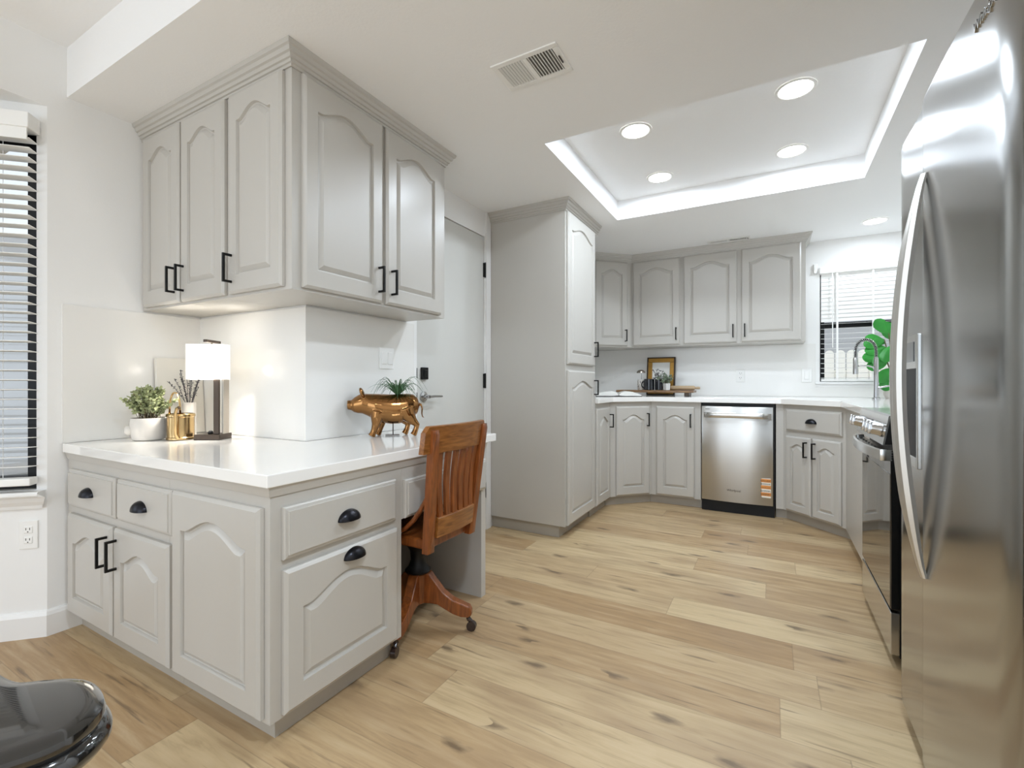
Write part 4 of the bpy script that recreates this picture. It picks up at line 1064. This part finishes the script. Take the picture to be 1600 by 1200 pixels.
for x, y in ((-.655, .118), (-.70, -.10), (-1.08, .04), (-1.0, -.18)):
    mb = MB(); mb.lathe([(.020, 0), (.024, .02), (.030, .30), (.034, .55), (.040, .66), (.042, .7005)], (x, y, 0), 24); mb.build('leg', 'tableblk', t, smooth='auto')

# ================================================================== KITCHEN WORKTOP THINGS
KT = .9155
fb = Vector((.672, 4.31, KT))
t = thing('kitchen_faucet', 'tall spring neck steel faucet in front of the sink window', 'faucet', fb)
mb = MB(); mb.lathe([(.026, 0), (.026, .008), (.017, .014), (.015, .10), (.015, .30), (.011, .31)], fb, 24); mb.build('column', 'chrome', t, smooth='auto')
mb = MB(); C_ = Vector((fb.x - .072, fb.y - .02, fb.z + .335)); arc = []
dirv = Vector((-1, -.25, 0)).normalized(); 
arc = [fb + Vector((0, 0, .30)), fb + Vector((0, 0, .35))] + [fb + dirv * (.066 - .066 * math.cos(R(a))) + Vector((0, 0, .355 + .085 * math.sin(R(a)))) for a in range(15, 181, 15)] + [fb + dirv * .132 + Vector((0, 0, .31))]
mb.tube(arc, .0065, 10); mb.build('hose', 'blackpl', t, smooth=True)
mb = MB(); pts = []; seglen = []; tot = 0
for a, b in zip(arc, arc[1:]): seglen.append((b - a).length); tot += seglen[-1]
turns = 30
for k in range(turns * 10 + 1):
    q = k / (turns * 10) * tot; i = 0
    while i < len(seglen) - 1 and q > seglen[i]: q -= seglen[i]; i += 1
    a, b = arc[i], arc[i + 1]; p = a + (b - a) * (q / seglen[i]); tn = (b - a).normalized(); sd = Vector((dirv.y, -dirv.x, 0)); u2 = tn.cross(sd)
    an = 2 * math.pi * k / 10; pts.append(p + (sd * math.cos(an) + u2 * math.sin(an)) * .0115)
mb.tube(pts, .0022, 5); mb.build('spring', 'chrome', t, smooth=True)
hd_ = fb + dirv * .132
mb = MB(); mb.lathe([(.010, .31), (.015, .30), (.017, .20), (.017, .185), (.013, .184)], hd_, 20); mb.build('spray_head', 'chrome', t, smooth='auto')
mb = MB(); mb.tube([fb + Vector((0, 0, .20)), fb + dirv * .02 + Vector((0, 0, .235)), fb + dirv * .05 + Vector((0, 0, .246)), hd_ + Vector((0, 0, .246))], .006, 10); mb.build('holder_arm', 'chrome', t, smooth=True)
mb = MB(); mb.tube([fb + Vector((.012, -.005, .085)), fb + Vector((.035, -.012, .09)), fb + Vector((.09, -.02, .102))], [.010, .008, .006], 10); mb.build('lever', 'chrome', t, smooth='auto')
# fiddle plant
fp = Vector((.80, 4.50, KT))
t = thing('leafy_branch_vase', 'white vase with bright green leaves beside the faucet', 'plant', fp)
mb = MB(); mb.lathe([(.04, 0), (.055, .03), (.05, .12), (.03, .16), (.032, .18), (.027, .18), (.026, .15)], fp, 28); mb.build('vase_body', 'ceramic', t, smooth='auto')
mb = MB(); rnd = random.Random(4); lv = MB()
spots = [(-.115, -.05, .50, 200), (-.06, -.06, .545, 120), (.00, -.05, .56, 70), (-.09, -.04, .44, 190), (-.05, -.07, .40, 230), (-.12, -.06, .37, 180), (.03, -.06, .48, 20), (-.04, -.02, .50, 100), (-.075, -.06, .33, 200), (-.03, -.07, .28, 240), (-.06, -.05, .24, 260), (.06, -.05, .40, 0), (.05, -.06, .30, 330), (.02, -.08, .36, 290), (-.015, -.09, .45, 250), (-.10, -.02, .47, 150)]
for dx, dy, dz, an in spots:
    b = fp + Vector((dx * .45, dy * .4, dz - .05)); d = Vector((math.cos(R(an)), -.35, math.sin(R(an)) * .75)).normalized()
    mb.tube([fp + Vector((0, 0, .15)), fp + Vector((dx * .2, dy * .2, dz * .65)), b], .003, 6)
    u = d.cross(Vector((rnd.uniform(-.3, .3), -1, rnd.uniform(.1, .5)))).normalized(); v = d.cross(u)
    l_, w_ = .135, .088
    rows = []
    for f, wf in ((0, .06), (.12, .5), (.3, .82), (.5, .95), (.7, 1), (.87, .72), (.97, .3), (1, .03)):
        c_ = b + d * (l_ * f) + v * (.03 * f * f)
        rows.append([c_ + u * (w_ * .5 * wf * s_) + v * (.012 * abs(s_) * wf) for s_ in (-1, -.5, 0, .5, 1)])
    vs = [[lv.bm.verts.new(p) for p in r_] for r_ in rows]
    for x, y in zip(vs, vs[1:]):
        for i in range(4): lv.bm.faces.new((x[i], x[i + 1], y[i + 1], y[i]))
mb.build('stems', 'stem', t); lv.build('leaves', 'fiddle', t, smooth=True)
# riser board
t = thing('riser_board', 'long rustic wooden riser board on the worktop below the gold frame', 'board', (-.95, 4.47, KT))
mb = MB(); mb.box(-1.30, -.605, 4.37, 4.57, KT + .030, KT + .052, .006); mb.build('board', 'board', t)
for x in (-1.20, -.665):
    mb = MB(); mb.box(x - .02, x + .02, 4.39, 4.55, KT, KT + .0305, .003); mb.build('foot', 'dknickel', t)
RB = KT + .0525
t = thing('picture_frame', 'gilt picture frame leaning on the splash behind the black mugs', 'picture frame', (-.945, 4.6, KT))
TFm = Matrix.Translation((-.945, 4.66, KT + .003)) @ Matrix.Rotation(R(-7), 4, 'X')
fw_, fh = .128, .362
mb = MB()
for a in ((-fw_, fw_, 0, .045), (-fw_, fw_, fh - .045, fh), (-fw_, -fw_ + .045, .045, fh - .045), (fw_ - .045, fw_, .045, fh - .045)): mb.box(a[0], a[1], -.012, .012, a[2], a[3], .004, TFm)
mb.build('moulding', 'giltf', t)
mb = MB()
for a in ((-fw_ - .006, fw_ + .006, -.001, .010), (-fw_ - .006, fw_ + .006, fh - .006, fh + .006), (-fw_ - .006, -fw_ + .008, .01, fh - .006), (fw_ - .008, fw_ + .006, .01, fh - .006)): mb.box(a[0], a[1], -.016, .010, a[2], a[3], .003, TFm)
mb.build('outer_edge', 'dknickel', t)['label'] = 'dark outer edge'
mb = MB(); mb.box(-fw_ + .04, fw_ - .04, -.002, .002, .04, fh - .04, 0, TFm); mb.build('print', 'paper', t)
def mug(name, label, c, r, h, hand, m_='mug', seg=32):
    t = thing(name, label, 'mug', c)
    mb = MB(); mb.lathe([(r * .9, 0), (r, .004), (r, h), (r - .003, h + .001), (r - .005, h), (r - .005, .012)], c, seg); mb.build('body', m_, t, smooth='auto')
    if hand:
        a = R(hand); d = Vector((math.cos(a), math.sin(a), 0))
        mb = MB(); mb.tube([Vector(c) + d * (r - .003 + .026 * math.sin(R(q))) + Vector((0, 0, h * .5 + h * .32 * math.cos(R(q)))) for q in range(0, 181, 20)], .0045, 8); mb.build('handle', m_, t, smooth=True)
    return t
mug('coffee_mug', 'larger glossy black mug on the riser board', (-1.005, 4.45, RB), .047, .102, 205)
mug('coffee_mug', 'smaller glossy black mug right beside the larger one', (-.917, 4.46, RB), .037, .100, None)
t = thing('utensil_cup', 'grey speckled cup at the left of the black mugs', 'cup', (-1.085, 4.46, RB))
mb = MB(); mb.lathe([(.028, 0), (.031, .004), (.031, .098), (.028, .098), (.027, .01)], (-1.085, 4.46, RB), 28); cup = mb.build('body', 'ceramic', t, smooth='auto')
mb = MB(); rnd = random.Random(2)
for k in range(46):
    a = rnd.uniform(0, 6.28); z = RB + rnd.uniform(.01, .09); s_ = rnd.uniform(.003, .006)
    mb.sphere((-1.085 + .0308 * math.cos(a), 4.46 + .0308 * math.sin(a), z), s_, .5, .5, 1.2, 8)
mb.build('speckle', 'ink', t)
t = thing('serving_spoon', 'steel skimmer with a domed head standing in the speckled cup', 'utensil', (-1.08, 4.46, RB))
mb = MB(); mb.tube([(-1.083, 4.46, RB + .014), (-1.078, 4.455, RB + .175)], .0028, 8); mb.build('stem', 'chrome', t)
mb = MB(); mb.lathe([(.040, .160), (.038, .172), (.028, .184), (.012, .190), (.001, .191)], (-1.083, 4.455, RB), 24, False, False); mb.build('domed_head', 'nickel', t, smooth=True)
t = thing('plant_pot', 'tiny white square pot right of the black mugs', 'pot', (-.843, 4.44, RB))
mb = MB(); mb.lathe([(.026, 0), (.031, .062), (.028, .062), (.026, .05)], (-.843, 4.44, RB), 4); mb.build('pot', 'white', t)
t = thing('potted_foliage', 'small grey-green plant in the tiny white pot', 'plant', (-.843, 4.44, RB + .05))
leafy(t, 'leaves', 'leaf2', Vector((-.850, 4.44, RB + .045)), 12, .085, .115, .022, 21, .25, 20, .015)
t = thing('olive_sprig', 'dark green sprig standing in the smaller black mug', 'sprig', (-.925, 4.46, RB + .05))
leafy(t, 'leaves', 'leafd', Vector((-.925, 4.46, RB + .03)), 10, .07, .20, .026, 33, .2, 8, .01, 'leafd', False)
bpy.data.materials['dark_sprig']
t = thing('rolling_pin', 'pale wooden rolling pin lying at the right end of the riser board', 'rolling pin', (-.70, 4.51, RB))
mb = MB(); TRm = Matrix.Translation((-.715, 4.50, RB + .0205)) @ Matrix.Rotation(R(90), 4, 'Y')
mb.lathe([(.016, -.105), (.020, -.095), (.020, .095), (.016, .105)], (0, 0, 0), 20); mb.xf(TRm); mb.build('barrel', 'woodlt', t, smooth='auto')
for s_ in (-1, 1):
    mb = MB(); mb.lathe([(.008, .104 * s_), (.010, .112 * s_), (.012, .135 * s_), (.009, .150 * s_)], (0, 0, 0), 14); mb.xf(TRm); mb.build('handle', 'woodlt', t, smooth='auto')
# open book
t = thing('open_book', 'open cookbook lying on the worktop beside the pantry', 'book', (-1.215, 4.10, KT))
TBk = TR((-1.205, 4.115, KT), R(20))
for s_, m_ in ((-1, 'paper'), (1, 'paper')):
    mb = MB(); L = []
    for y in (-.12, .12):
        L.append([TBk @ Vector((s_ * x, y, z)) for x, z in [(0.001, .010), (.02, .036), (.06, .046), (.12, .040), (.19, .026 if s_ < 0 else .014), (.19, .005), (.12, .006), (.05, .005)]])
    mb.loops(L); mb.build('page_block', m_, t, smooth='auto')
mb = MB(); mb.box(-.196, .196, -.126, .126, 0, .0045, .001, TBk); mb.build('cover', 'ink', t)
mb = MB()
for k in range(7): mb.box(.03, .16, -.09 + k * .026, -.082 + k * .026, .0, .0006, 0, TBk @ Matrix.Translation((0, 0, .0515)) @ Matrix.Rotation(R(9.5), 4, 'Y'))
mb.build('print', 'greyvent', t)
